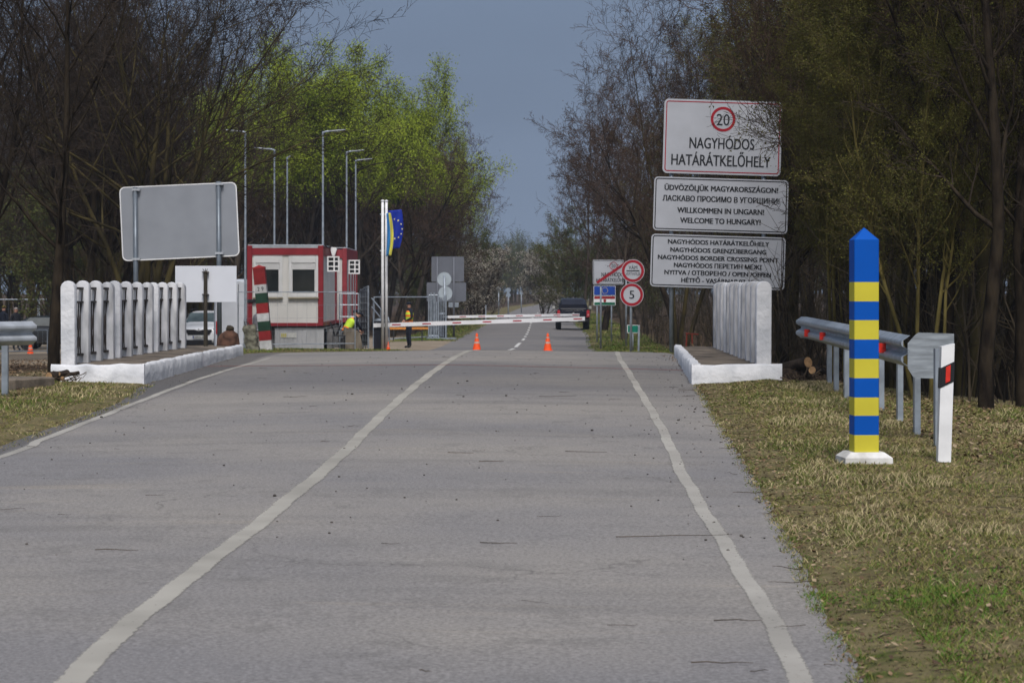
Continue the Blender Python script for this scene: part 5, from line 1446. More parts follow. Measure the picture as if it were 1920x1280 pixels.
def person(label, loc, rz, J, cap=None, vest=None, top=None, legs=None, hair=m_hair, tie=False):
    """J: joints (x right of the figure, y forward = -y, z up). One skinned body with head, face, hands and fingers"""
    t = thing("person", label, "person", loc, rz)
    V, E, Rr = [], [], []
    idx = {}
    def v(k, p, r_, par=None):
        idx[k] = len(V); V.append(tuple(p)); Rr.append(r_)
        if par is not None: E.append((idx[par], idx[k]))
    P = J
    v('pelvis', P['pelvis'], (.155,.115))
    v('waist', P['waist'], (.135,.10), 'pelvis'); v('chest', P['chest'], (.165,.115), 'waist'); v('coll', P['collar'], (.10,.08), 'chest'); v('neck', P['neck'], (.055,.055), 'coll')
    hd = Vector(P['head']); nk = Vector(P['neck']); ax = (hd-nk).normalized()
    v('jaw', nk+ax*.075, (.068,.074), 'neck'); v('brow', nk+ax*.155, (.080,.092), 'jaw'); v('crown', nk+ax*.225, (.055,.065), 'brow')
    for s, n in ((-1,'L'),(1,'R')):
        v('sh'+n, P['sh'+n], .068, 'coll'); v('el'+n, P['el'+n], .048, 'sh'+n); v('wr'+n, P['wr'+n], .030, 'el'+n)
        w = Vector(P['wr'+n]); e = Vector(P['el'+n]); dr = (w-e).normalized(); sd_ = dr.cross(Vector((0,-1,.2))).normalized()*(1)
        v('pa'+n, w+dr*.055, (.038,.022), 'wr'+n)
        for q in range(4):
            b = w+dr*.085+sd_*(q-1.5)*.019; L = (.058,.07,.066,.05)[q]
            v(f'f{q}a'+n, b, .010, 'pa'+n); v(f'f{q}b'+n, b+dr*L*.6+Vector((0,0,-.004)), .009, f'f{q}a'+n); v(f'f{q}c'+n, b+dr*L+Vector((0,-.008,-.008)), .008, f'f{q}b'+n)
        b = w+dr*.03-sd_*.03; v('t1'+n, b, .012, 'pa'+n); v('t2'+n, b+dr*.035-sd_*.02, .010, 't1'+n)
        v('hip'+n, P['hip'+n], .098, 'pelvis'); v('kn'+n, P['kn'+n], .066, 'hip'+n); v('an'+n, P['an'+n], .046, 'kn'+n)
        a = Vector(P['an'+n]); f = Vector(P.get('toe'+n, a+Vector((0,-.17,-.05))))
        v('ft'+n, lerp(a, f, .45)+Vector((0,0,-.015)), (.045,.038), 'an'+n); v('to'+n, f, (.040,.026), 'ft'+n)
    top = top or m_navy; legs = legs or m_navy
    def pick(c):
        c = Vector(c)
        if (c-nk).dot(ax) > .035 and (c-hd).length < .24: return 1
        for n in 'LR':
            w = Vector(P['wr'+n]); e = Vector(P['el'+n])
            if (c-w).dot((w-e).normalized()) > .0 and (c-w).length < .22: return 1
            a = Vector(P['an'+n])
            if (c-a).length < .26 and c.z < a.z+.06: return 3
        pv = Vector(P['pelvis']); wv = Vector(P['waist'])
        return 0 if (c-pv).dot((wv-pv).normalized()) > .0 else 2
    body = skin_mesh("body", V, E, Rr, [top, m_skin, legs, m_boot], pick, t)
    fwd = Vector(P.get('face', (0,-1,0))).normalized(); rt = fwd.cross(ax).normalized(); ct = nk+ax*.125
    # face: nose, eyes, mouth, ears are small shapes on the head
    fm = MB()
    def ell(c, r3, n=8):
        rr = []
        for k in range(n+1):
            a = -PI/2+PI*k/n; rr.append([c+rt*(r3[0]*math.cos(a)*math.cos(2*PI*j/10))+fwd*(r3[1]*math.cos(a)*math.sin(2*PI*j/10))+ax*(r3[2]*math.sin(a)) for j in range(10)])
        fm.loft(rr)
    fm.m = 0; ell(ct+fwd*.088, (.012,.020,.024)); ell(ct+rt*.078, (.010,.018,.028)); ell(ct-rt*.078, (.010,.018,.028))
    fm.m = 1; ell(ct+fwd*.080+rt*.028+ax*.018, (.010,.008,.006)); ell(ct+fwd*.080-rt*.028+ax*.018, (.010,.008,.006)); ell(ct+fwd*.078-ax*.045, (.020,.008,.004))
    fm.build("face", [m_skin, m_hair], t, smooth_=True)
    fm = MB(); c = nk+ax*.178-fwd*.010; ell(c, (.086,.098,.066)) if hair else None
    if hair: fm.build("hair", hair, t, smooth_=True)
    if cap:
        fm = MB(); c = nk+ax*.205-fwd*.005; ell(c, (.094,.105,.055)); 
        rr = [[c-ax*.012+rt*(.085*math.cos(a)*q)+fwd*(.06+.085*math.sin(a)*q*1.0) for a in [PI*k/8 for k in range(9)]] for q in (.3,1)]
        pts = [c-ax*.012+rt*(.078*math.cos(a))+fwd*(.055+.095*math.sin(a)) for a in [PI*k/10 for k in range(11)]]
        fm.loft([pts, [p-ax*.010 for p in pts]])
        fm.build("cap", cap, t, smooth_=True)
    if vest:
        # sleeveless vest: rings round the trunk a little outside the body
        rings = []
        pv, wv, cv, co = [Vector(P[k]) for k in ('pelvis','waist','chest','collar')]
        seq = [(lerp(pv,wv,.15),.185,.150),(wv,.165,.135),(lerp(wv,cv,.5),.180,.142),(cv,.198,.150),(lerp(cv,co,.55),.175,.130),(lerp(cv,co,.95),.125,.105)]
        rx = (Vector(P['shR'])-Vector(P['shL'])).normalized()
        vm = MB(); R_ = []
        for i, (c, a, b) in enumerate(seq):
            nx = (seq[min(i+1,5)][0]-seq[max(i-1,0)][0]).normalized(); ff = rx.cross(nx).normalized()
            R_.append([c+rx*(a*math.cos(2*PI*k/20))+ff*(b*math.sin(2*PI*k/20)) for k in range(20)])
        bands = vest
        for i in range(5):
            sub_ = MB(); 
        for i in range(5):
            vm.m = bands[i]; vm.loft([R_[i], R_[i+1]], False, False)
        vm.build("hi_vis_vest", [m_hivy, m_hivo, m_refl, m_navy], t, smooth_=True)
    return t
def stand(h=1.0, lean=0, arm='clasp'):
    k = h
    J = dict(pelvis=(0,0,.95*k), waist=(0,.01,1.10*k), chest=(0,.02,1.30*k), collar=(0,.02,1.46*k), neck=(0,.01,1.53*k), head=(0,-.01,1.72*k),
        shL=(-.17,.02,1.43*k), shR=(.17,.02,1.43*k), hipL=(-.085,0,.90*k), hipR=(.085,0,.90*k), knL=(-.10,-.02,.49*k), knR=(.10,-.03,.49*k), anL=(-.10,.02,.09*k), anR=(.11,.01,.09*k))
    if arm == 'clasp': J.update(elL=(-.25,.0,1.17*k), elR=(.25,.0,1.17*k), wrL=(-.10,-.20,1.06*k), wrR=(.10,-.21,1.05*k))
    elif arm == 'down': J.update(elL=(-.24,.03,1.16*k), elR=(.24,.03,1.16*k), wrL=(-.25,-.05,.92*k), wrR=(.25,-.05,.92*k))
    J['toeL'] = (J['anL'][0]-.02,-.14,.03); J['toeR'] = (J['anR'][0]+.02,-.14,.03)
    return J
person("policeman in cap and orange-yellow vest standing behind the near barrier boom", (X(767,91.5),91.5,G(X(767,91.5),91.5)), R(-62), stand(1.0), cap=m_navy, vest=[1,0,1,0,1])
J = dict(pelvis=(0,.05,.50), waist=(0,-.03,.66), chest=(0,-.16,.84), collar=(0,-.28,.95), neck=(0,-.35,1.0), head=(0,-.48,1.10), face=(0,-.9,-.5),
    shL=(-.17,-.25,.93), shR=(.17,-.25,.93), elL=(-.22,-.38,.70), elR=(.22,-.38,.70), wrL=(-.12,-.52,.56), wrR=(.12,-.52,.56),
    hipL=(-.09,.04,.46), hipR=(.09,.04,.46), knL=(-.13,-.38,.47), knR=(.13,-.38,.47), anL=(-.13,-.28,.09), anR=(.13,-.28,.09), toeL=(-.14,-.44,.03), toeR=(.14,-.44,.03))
person("person bending over in a yellow and orange vest behind the weathered boards", (X(650,79.3),79.3,.24), R(118), J, cap=m_navy, vest=[1,0,0,0,1])
t = thing("low_stool", "low dark crate the bending person in the vest sits on", "crate", (X(650,79.3),79.35,.14))
mb = MB(); mb.box(-.2,.2,-.15,.22,0,.42,.01)
mb.build("seat", m_dark, t)
person("person in dark clothes with a black cap behind the gate leaf", (X(667,82.5),82.5,.02), R(70), {k:(v_[0],v_[1],v_[2]*.86) for k, v_ in stand(.92,0,'down').items()}, cap=m_navy)
person("balding man in a dark suit and pale shirt standing in the yard on the left", (X(30,99),99,Z(656,99)+.0), R(40), stand(1.02,0,'down'), top=m_suit, legs=m_suit, hair=M("grey_hair",(.22,.2,.19),.7,.1,9))
person("officer in a peaked cap with a yellow band at the left edge", (X(7,100),100,Z(656,100)+.06), R(150), stand(1.03,0,'down'), cap=M("cap_yellow_band",(.03,.028,.012),.7,.8,9,col2=(.25,.20,.02)))
# ---------------------------------------------------------------- trees
def bark_mat(name, c1, c2, sc=5):
    return M(name, c1, .95, 0.0, sc, bump=.6, col2=c2, detail=5, stretch=(1,1,.35), lo=.38, hi=.62, spec=.08)
b_dark = bark_mat("bark_dark_brown", (.013,.010,.008), (.036,.028,.019))
b_moss = bark_mat("bark_mossy", (.036,.030,.016), (.088,.072,.030), 3)
b_yel  = bark_mat("bark_yellow_green", (.075,.062,.022), (.16,.13,.045), 4)
b_grey = bark_mat("bark_grey_brown", (.040,.033,.027), (.075,.062,.050), 4)
t_dark = M("twig_dark", (.036,.028,.022), .95, .3, 2, spec=.05)
t_brn  = M("twig_brown", (.055,.038,.028), .95, .3, 2, spec=.05)
t_olv  = M("twig_olive", (.070,.058,.026), .95, .3, 2, spec=.05)
def leaf_mat(name, c1, c2):
    m = M(name, c1, .8, 0, .45, col2=c2, detail=3, spec=.1, lo=.36, hi=.64)
    n, l = m.node_tree.nodes, m.node_tree.links
    return m
l_olv = leaf_mat("bud_olive", (.060,.062,.015), (.115,.11,.026))
l_yg  = leaf_mat("leaf_fresh_green", (.13,.18,.018), (.25,.31,.030))
l_cat = leaf_mat("catkin_brown", (.050,.032,.026), (.085,.055,.042))
l_blo = leaf_mat("blossom_pale", (.24,.22,.18), (.40,.38,.33))
l_grn = leaf_mat("leaf_mid_green", (.048,.062,.018), (.09,.105,.032))
def tube_raw(V, Fc, pts, rad, n):
    ref = Vector((.31,.12,.94)); b = len(V); k_ = len(pts)
    for i in range(k_):
        t = pts[min(i+1,k_-1)]-pts[max(i-1,0)]
        u = t.cross(ref)
        if u.length < 1e-6: u = Vector((1,0,0))
        u.normalize(); w = t.cross(u).normalized(); p = pts[i]; r = rad[i]
        for j in range(n):
            a = 2*PI*j/n; V.append(p+u*(r*math.cos(a))+w*(r*math.sin(a)))
    for i in range(k_-1):
        for j in range(n):
            j2 = (j+1)%n; Fc.append((b+i*n+j, b+i*n+j2, b+(i+1)*n+j2, b+(i+1)*n+j))
def make_tree(P, seed):
    """returns (trunk verts, faces), (crown verts, faces, n twig faces)"""
    rnd = random.Random(seed)
    TV, TF, CV, CF, LV, LF = [], [], [], [], [], []
    up = Vector((0,0,1))
    def rv(): 
        return Vector((rnd.gauss(0,1), rnd.gauss(0,1), rnd.gauss(0,1)))
    def leafs(p, s, n, spread):
        for _ in range(n):
            c = p+rv()*spread; a = rv().normalized(); b = a.cross(rv()).normalized(); q = s*rnd.uniform(.6,1.4); k = len(LV)
            LV.extend((c-a*q, c+b*q*.55, c+a*q, c-b*q*.55)); LF.append((k,k+1,k+2,k+3))
    def grow(p, d, L, r, lv):
        segs = P['segs'][lv]; pts = [p.copy()]; rad = [r]; dirs = []
        for i in range(segs):
            d = (d+rv()*P['wob'][lv]+up*P['up'][lv]).normalized(); p = p+d*(L/segs); pts.append(p.copy()); rad.append(max(P['rmin'], r*(1-(i+1)/segs*P['taper'][lv]))); dirs.append(d.copy())
        if lv <= 1: tube_raw(TV, TF, pts, rad, 7 if lv == 0 else 5)
        else: tube_raw(CV, CF, pts, rad, 3)
        if P['leaf'] and lv >= P['leaf_lv']:
            for q in range(1, len(pts)):
                if pts[q].z > P.get('leaf_z',0)*P['H'] and rnd.random() < P['leaf_p']: leafs(pts[q], P['leaf_s'], P['leaf'], P['leaf_sp'])
        if lv+1 < len(P['n'])+1 and lv < P['max']:
            n = P['n'][lv]; s0 = P['start'][lv]
            for k in range(n):
                t = s0+(1-s0)*((k+rnd.random())/n); x = t*segs; i = min(segs-1, int(x)); q = pts[i].lerp(pts[i+1], x-i)
                ang = R(P['ang'][lv]*rnd.uniform(.7,1.25)); dd_ = dirs[i]; o = dd_.cross(rv()).normalized()
                nd = (dd_*math.cos(ang)+o*math.sin(ang)).normalized()
                ll = L*P['ratio'][lv]*(1.25-.75*t if lv == 0 and P.get('cone') else 1.1-.45*t)*rnd.uniform(.65,1.25)
                grow(q, nd, ll, max(P['rmin'], lerp(rad[i],rad[i+1],x-i)*P['rr'][lv]*rnd.uniform(.8,1.1)), lv+1)
    H = P['H']
    for k in range(P['stems']):
        a = 2*PI*k/P['stems']+rnd.random(); le = P['lean']*rnd.uniform(.5,1.3) if P['stems'] > 1 else P['lean']*rnd.uniform(-.3,1)
        base = Vector((math.cos(a),math.sin(a),0))*P.get('stem_r',.12)*(P['stems']>1)
        h = H*rnd.uniform(.8,1.0)
        r0 = P['r0']*(rnd.uniform(.6,1) if P['stems'] > 1 else 1)
        # root flare
        grow(base-up*.4, (up+Vector((math.cos(a),math.sin(a),0))*le).normalized(), h, r0, 0)
    return TV, TF, CV, CF, LV, LF
def base_params(**k):
    P = dict(H=12, stems=1, lean=.1, r0=.16, segs=[9,6,4,3,2], wob=[.07,.12,.16,.2,.25], up=[.05,.10,.08,.04,0], taper=[.85,.85,.8,.7,.6], rmin=.0035,
        n=[16,8,6,4], start=[.28,.2,.15,.1], ang=[48,42,42,45], ratio=[.42,.45,.45,.5], rr=[.5,.5,.55,.6], max=4, leaf=0, leaf_lv=3, leaf_s=.03, leaf_p=.5, leaf_sp=.06)
    P.update(k); return P
PROTO = {}
def proto(key, P, seed, mats, name):
    TV, TF, CV, CF, LV, LF = make_tree(P, seed)
    tm = bpy.data.meshes.new("trunk"); tm.from_pydata([tuple(v) for v in TV], [], TF); tm.materials.append(mats[0]); tm.polygons.foreach_set("use_smooth", [True]*len(tm.polygons))
    n = len(CV)
    cm = bpy.data.meshes.new("crown"); cm.from_pydata([tuple(v) for v in CV]+[tuple(v) for v in LV], [], CF+[tuple(i+n for i in f) for f in LF])
    cm.materials.append(mats[1]); cm.materials.append(mats[2])
    cm.polygons.foreach_set("material_index", [0]*len(CF)+[1]*len(LF))
    PROTO[key] = (tm, cm, name, max(v.z for v in CV))
# near right: slender multi-stemmed, yellow bark, budding
proto('bud1', base_params(H=7.5, stems=4, lean=.13, r0=.055, n=[22,8,6,4], ang=[34,40,42,45], ratio=[.23,.42,.45,.5], leaf=3, leaf_s=.014, leaf_p=.55, leaf_sp=.05, rmin=.0025), 11, (b_yel, t_olv, l_olv), "budding_tree")
proto('bud2', base_params(H=9, stems=3, lean=.10, r0=.070, n=[24,8,6,4], ang=[36,42,42,45], ratio=[.22,.42,.45,.5], leaf=3, leaf_s=.016, leaf_p=.5, leaf_sp=.06, rmin=.0028), 12, (b_moss, t_olv, l_olv), "budding_tree")
proto('bud3', base_params(H=11, stems=2, lean=.10, r0=.10, n=[22,8,6,4], ang=[40,42,42,45], ratio=[.30,.42,.45,.5], leaf=3, leaf_s=.022, leaf_p=.4, leaf_sp=.08, rmin=.004), 13, (b_moss, t_brn, l_olv), "budding_tree")
# tall dark bare trees
proto('bare1', base_params(H=13, stems=1, r0=.17, n=[18,8,6,4], ang=[50,42,42,45], ratio=[.42,.42,.45,.5], rmin=.005), 21, (b_dark, t_dark, l_olv), "bare_tree")
proto('bare2', base_params(H=14, stems=2, lean=.12, r0=.14, n=[16,8,6,4], ang=[40,42,42,45], ratio=[.40,.45,.45,.5], up=[.05,.16,.12,.05,0], rmin=.005), 22, (b_dark, t_dark, l_olv), "bare_tree")
proto('bare3', base_params(H=12, stems=4, lean=.2, r0=.095, n=[14,8,6,4], ang=[36,40,42,45], ratio=[.42,.45,.45,.5], up=[.05,.14,.10,.05,0], rmin=.005), 23, (b_moss, t_brn, l_olv), "bare_tree")
proto('sweep', base_params(H=12, stems=5, lean=.17, r0=.15, segs=[10,8,5,3,2], n=[16,9,6,4], start=[.34,.2,.15,.1], ang=[44,34,38,40], ratio=[.66,.40,.42,.5], rr=[.62,.5,.55,.6], up=[.03,.035,.05,.03,0], rmin=.005), 24, (b_moss, t_dark, l_olv), "bare_tree")
# green willows, alder with catkins, blossom shrubs
proto('willow1', base_params(H=15, stems=2, lean=.16, r0=.26, n=[18,8,6,4], start=[.25,.2,.1,.1], ang=[46,42,42,45], ratio=[.42,.45,.45,.5], leaf=7, leaf_s=.055, leaf_p=.50, leaf_sp=.26, leaf_z=.56, rmin=.009), 31, (b_grey, t_brn, l_yg), "willow_tree")
proto('willow2', base_params(H=16, stems=1, lean=.1, r0=.30, n=[20,8,6,4], start=[.30,.2,.1,.1], ang=[50,44,42,45], ratio=[.40,.45,.45,.5], leaf=5, leaf_s=.055, leaf_p=.36, leaf_sp=.26, leaf_z=.62, rmin=.009), 32, (b_grey, t_brn, l_yg), "willow_tree")
proto('alder1', base_params(H=13, stems=2, lean=.18, r0=.20, n=[17,8,6,4], start=[.22,.2,.1,.1], ang=[54,44,42,45], ratio=[.48,.45,.45,.5], up=[.03,.08,.06,.02,0], leaf=2, leaf_s=.035, leaf_p=.35, leaf_sp=.07, rmin=.007), 33, (b_grey, t_brn, l_cat), "alder_tree")
proto('alder2', base_params(H=13, stems=1, r0=.2, n=[19,8,6,4], start=[.25,.2,.1,.1], ang=[50,44,42,45], ratio=[.42,.45,.45,.5], leaf=2, leaf_s=.04, leaf_p=.25, leaf_sp=.08, rmin=.007), 34, (b_dark, t_brn, l_cat), "alder_tree")
proto('mist', base_params(H=10, stems=3, lean=.25, r0=.13, n=[15,8,6,4], start=[.08,.15,.1,.1], ang=[52,46,44,45], ratio=[.45,.45,.45,.5], leaf=3, leaf_s=.065, leaf_p=.30, leaf_sp=.15, rmin=.010), 35, (b_grey, t_olv, l_grn), "leafing_tree")
proto('bloss', base_params(H=6.5, stems=4, lean=.35, r0=.09, n=[14,8,6,3], start=[.08,.15,.1,.1], ang=[52,46,44,45], ratio=[.48,.45,.45,.5], leaf=3, leaf_s=.055, leaf_p=.20, leaf_sp=.12, rmin=.009), 36, (b_grey, t_brn, l_blo), "blossoming_tree")

NT = [0]
def plant(key, px, d, top=None, label="", cat="tree", rz=None, group=None, sx=1.0, x=None, s=None):
    tm, cm, name, H = PROTO[key]
    x = X(px,d) if x is None else x
    z0 = G(x,d)
    s = ((Z(top,d)-z0)/H if top is not None else 1.0) if s is None else s
    rnd = random.Random(NT[0]*17+5); NT[0] += 1
    t = thing(name, label, cat, (x, d, z0-.05), rnd.uniform(0,2*PI) if rz is None else R(rz), group)
    t.scale = (s*sx, s*sx, s)
    for me, nm in ((tm,"trunk"),(cm,"crown")):
        o = bpy.data.objects.new(nm, me); COL.objects.link(o); o.parent = t
    return t
# --- individually recognisable trees
plant('bare1', 101, 36.4, -420, "straight dark trunk standing against the left end of the whitewashed kerb")
plant('sweep', 262, 60.5, -330, "big many-stemmed tree behind the blank sign, limbs sweeping right across the sky", rz=20)
plant('bare3', 205, 70, -300, "cluster of mossy stems left of the big sign back")
plant('bare2', 150, 66, -350, "dark forked tree behind the left railing posts")
plant('bare2', 48, 136, -60, "pale thin tree behind the yard fence at the left edge")
plant('bare2', -75, 46, -350, "dark tree cut by the left edge of the view")
plant('bare3', 296, 96, 60, "dark bare tree rising right behind the big blank sign")
plant('willow1', 545, 118, 60, "fresh green willow behind the lamps, left of the two highest crowns", rz=10)
plant('willow1', 770, 128, 98, "bright green rounded willow at the right, standing against the sky", rz=140, sx=.9)
plant('willow2', 655, 122, 88, "green crowned willow between the tall lamps and the round willow", rz=70)
plant('willow2', 430, 112, 140, "yellow-green leafing willow left of the booth lamps")
plant('willow1', 838, 152, 240, "small light green willow lowest in line beside the road gap", sx=.6)
plant('willow2', 372, 116, 165, "dull green willow behind the sweeping branches", sx=.9)
plant('willow1', 475, 132, 120, "rounded fresh green willow above the left end of the booth roof", rz=250, sx=1.1)
plant('willow1', 610, 140, 78, "full lime green willow crown between two lamp heads", rz=300, sx=1.15)
plant('willow1', 715, 136, 130, "lime green willow crown right above the pair of flagpoles", rz=200, sx=1.15)
plant('willow2', 800, 142, 165, "pale green willow crown stepping down to the sky gap", rz=20, sx=.75)
plant('alder2', 735, 118, 230, "leaning dark tree behind the flags", rz=30)
plant('alder1', 888, 178, 215, "twiggy grey tree on the left edge of the sky gap", sx=.75)
plant('alder1', 850, 140, 290, "spreading bare tree above the grey sign backs", sx=.8)
plant('alder1', 1172, 104, 85, "wide twiggy tree with brown catkins overhanging the road gap", rz=200, sx=.95)
plant('alder1', 1098, 150, 110, "catkin tree farther along the right side of the gap", rz=100, sx=.7)
plant('alder2', 1130, 128, 110, "bare reddish brown tree between the two catkin trees")
plant('bare3', 1275, 78, -160, "tall bare tree rising behind the top sign board", rz=60)
plant('bud1', 1738, 29.5, -200, "slender yellow-barked tree with forked stems behind the guardrail end plate", rz=15)
plant('bud2', 1668, 33.0, -260, "yellow-green budding tree right behind the blue and yellow post")
plant('bud1', 1575, 37.0, -150, "thin budding tree between the border sign and the blue and yellow post", rz=100, sx=.8)
plant('bare1', 1850, 28.6, -700, "thick dark trunk with rough bark near the right edge")
plant('bare1', 1772, 30.5, -600, "dark trunk directly behind the guide post", rz=80)
plant('bare2', 1925, 29.5, -700, "leaning dark trunk cut by the right edge of the view")
plant('bare3', 1700, 40, -300, "mossy clump of stems behind the guardrail", rz=220)
plant('bud3', 1480, 56, -250, "tall budding tree immediately right of the border sign", rz=40)
plant('bloss', 1020, 215, 455, "pale blossoming tree on the right side far down the road")
plant('bloss', 905, 160, 452, "pale blossoming shrub behind the distant guide post", sx=.9)
plant('mist', 1072, 170, 380, "olive leafing tree behind the pickup, lowest on the right side", rz=30)
# --- the woods, tree after tree
rnd = random.Random(77)
def clear(px, d, x):
    return True
def woods(zone, n, dr, xfun, keys, toprange, group, labels):
    placed = []
    tries = 0
    while len(placed) < n and tries < 6000:
        tries += 1
        d = rnd.uniform(*dr); x = xfun(d, rnd.random())
        if abs(x*F/d) > 1120: continue
        if zone in ('l','l3') and (-20 < 960+x*F/d < 122 or x*F/d+960 > 318 and d < 108): continue
        if zone == 'r' and 960+x*F/d < (1610 if d < 54 else 1300): continue
        if any((x-a)**2+(d-b)**2 < 1.7**2 for a, b in placed): continue
        placed.append((x, d))
        k = rnd.choice(keys); H = PROTO[k][3]
        s = rnd.uniform(*toprange)/H
        plant(k, 0, d, None, labels[PROTO[k][2]], "tree", None, group, rnd.uniform(.85,1.15), x=x, s=s)
LL = {n_: f"{a} in the dense wood on the left behind sign back" for n_, a in (("bare_tree","bare dark tree"),("budding_tree","budding brown-green tree"),("alder_tree","twiggy bare tree with catkins"),("leafing_tree","olive leafing tree"),("willow_tree","tall willow coming into leaf"))}
woods('l', 17, (48,92), lambda d, u: -9.6-(d-48)*.09-u*(16), ['bare1','bare2','bare3','bare1'], (11,15), "bare trees of the left wood", LL)
woods('l2', 26, (146,168), lambda d, u: -8-u*30, ['bare2','bare3','alder1','alder2','willow2'], (11,15), "trees behind the booth yard", {k: v.replace("dense wood on the left behind sign back","wood behind the booth yard and lamps") for k, v in LL.items()})
woods('l4', 26, (131,160), lambda d, u: -19-u*18, ['bare2','bare3','bare1','alder2'], (14,19), "trees behind the booth yard", {k: v.replace("dense wood on the left behind sign back","wood behind the booth yard and lamps") for k, v in LL.items()})
woods('l3', 12, (96,130), lambda d, u: -13.5-u*10, ['alder2','bare3','mist'], (8,11), "trees behind the booth yard", {k: v.replace("dense wood on the left behind sign back","wood behind the booth yard and lamps") for k, v in LL.items()})
LR = {k: v.replace("dense wood on the left behind sign back","dense wood right of the road behind guardrail") for k, v in LL.items()}
woods('r', 44, (31,66), lambda d, u: 5.4+(.0 if d<45 else .3)+u*(d*.22-1.5), ['bare1','bare2','bare3','bud3','bud2','bud3'], (9,15), "trees of the right wood", LR)
woods('r2', 40, (66,150), lambda d, u: 6.2+u*(d*.20), ['bare2','bud3','bare3','alder2','alder1','bare1'], (10,14), "trees of the right wood", LR)
LF_ = {k: f"{v} lining the far straight of the road" for k, v in (("bare_tree","bare tree"),("leafing_tree","olive leafing tree"),("alder_tree","twiggy brown tree"),("blossoming_tree","pale blossoming tree"))}
for i in range(26):
    d = 155+i*7.5+rnd.uniform(-3,3); s_ = -1 if i % 2 else 1
    k = rnd.choice(['mist','mist','alder2','bloss','mist'])
    ee = interp(XR,d)+3.5+rnd.uniform(0,3) if s_ > 0 else interp(XL,d)-3.2-rnd.uniform(0,3.5)
    plant(k, 0, d, None, LF_[PROTO[k][2]], "tree", None, "trees lining the far road", 1.1, x=ee, s=rnd.uniform(6,9)/PROTO[k][3]*(1 if k != 'bloss' else .8))

# --- far-off wood that reads as one mass, and the thin undergrowth
def merged(name, key_list, spots, label, cat):
    V, Fq, mi = [], [], []
    off = 0; vs_all, fs_all, ms_all = [], [], []
    cache = {}
    for (x, y, s, k, a) in spots:
        if k not in cache:
            out_ = []
            for me in PROTO[k][:2]:
                co = np.empty(len(me.vertices)*3, 'f'); me.vertices.foreach_get("co", co)
                fi = np.empty(len(me.polygons)*4, 'i'); me.polygons.foreach_get("vertices", fi)
                m_ = np.empty(len(me.polygons), 'i'); me.polygons.foreach_get("material_index", m_)
                out_.append((co.reshape(-1,3), fi.reshape(-1,4), m_))
            cache[k] = out_
        ca, sa = math.cos(a), math.sin(a)
        for q, (co, fi, m_) in enumerate(cache[k]):
            c = co*s; xx = c[:,0]*ca-c[:,1]*sa+x; yy = c[:,0]*sa+c[:,1]*ca+y
            vs_all.append(np.stack([xx, yy, c[:,2]+G(x,y)-.05], 1)); fs_all.append(fi+off); off += len(co)
            ms_all.append(np.where(m_ == 1, 1, 0))
    v = np.concatenate(vs_all).astype('f'); f = np.concatenate(fs_all).astype('i'); m = np.concatenate(ms_all).astype('i')
    me = bpy.data.meshes.new(name); me.vertices.add(len(v)); me.vertices.foreach_set("co", v.ravel())
    me.loops.add(len(f)*4); me.loops.foreach_set("vertex_index", f.ravel()); me.polygons.add(len(f)); me.polygons.foreach_set("loop_start", np.arange(0,len(f)*4,4,dtype='i'))
    me.polygons.foreach_set("material_index", m); me.update(calc_edges=True)
    return me
proto('cheap', base_params(H=12, stems=2, lean=.15, r0=.2, segs=[5,4,3,2], n=[16,8,5], start=[.15,.15,.1], ang=[48,42,42], ratio=[.42,.45,.5], rr=[.5,.5,.6], max=3, leaf=2, leaf_lv=2, leaf_s=.13, leaf_p=.35, leaf_sp=.3, rmin=.014), 41, (b_grey, t_brn, l_grn), "x")
spots = []
for k in range(34): spots.append((rnd.uniform(-46,-9), rnd.uniform(165,235), rnd.uniform(.8,1.15), 'cheap', rnd.uniform(0,6)))
for k in range(34): spots.append((rnd.uniform(11,50), rnd.uniform(155,235), rnd.uniform(.8,1.15), 'cheap', rnd.uniform(0,6)))
me = merged("far_wood", None, spots, "", ""); me.materials.append(b_grey); me.materials.append(l_grn)
o = bpy.data.objects.new("far_wood", me); COL.objects.link(o); tag(o, "far-off brown wood closing the view behind the nearer trees", "wood", kind="stuff")
spots = [(interp(XC,d_)+rnd.uniform(-45,50), d_, rnd.uniform(.75,1.0), 'cheap', rnd.uniform(0,6)) for d_ in [rnd.uniform(385,470) for _ in range(60)]]
spots = [s_ for s_ in spots if not (interp(XL,s_[1])-2 < s_[0] < interp(XR,s_[1])+2)] + [(x_, rnd.uniform(430,450), .85, 'cheap', 1) for x_ in range(-12, 34, 3)]
me = merged("far_wood", None, spots, "", ""); me.materials.append(t_olv); me.materials.append(l_grn)
o = bpy.data.objects.new("far_wood", me); COL.objects.link(o); tag(o, "hazy wood closing the end of the long straight road", "wood", kind="stuff")
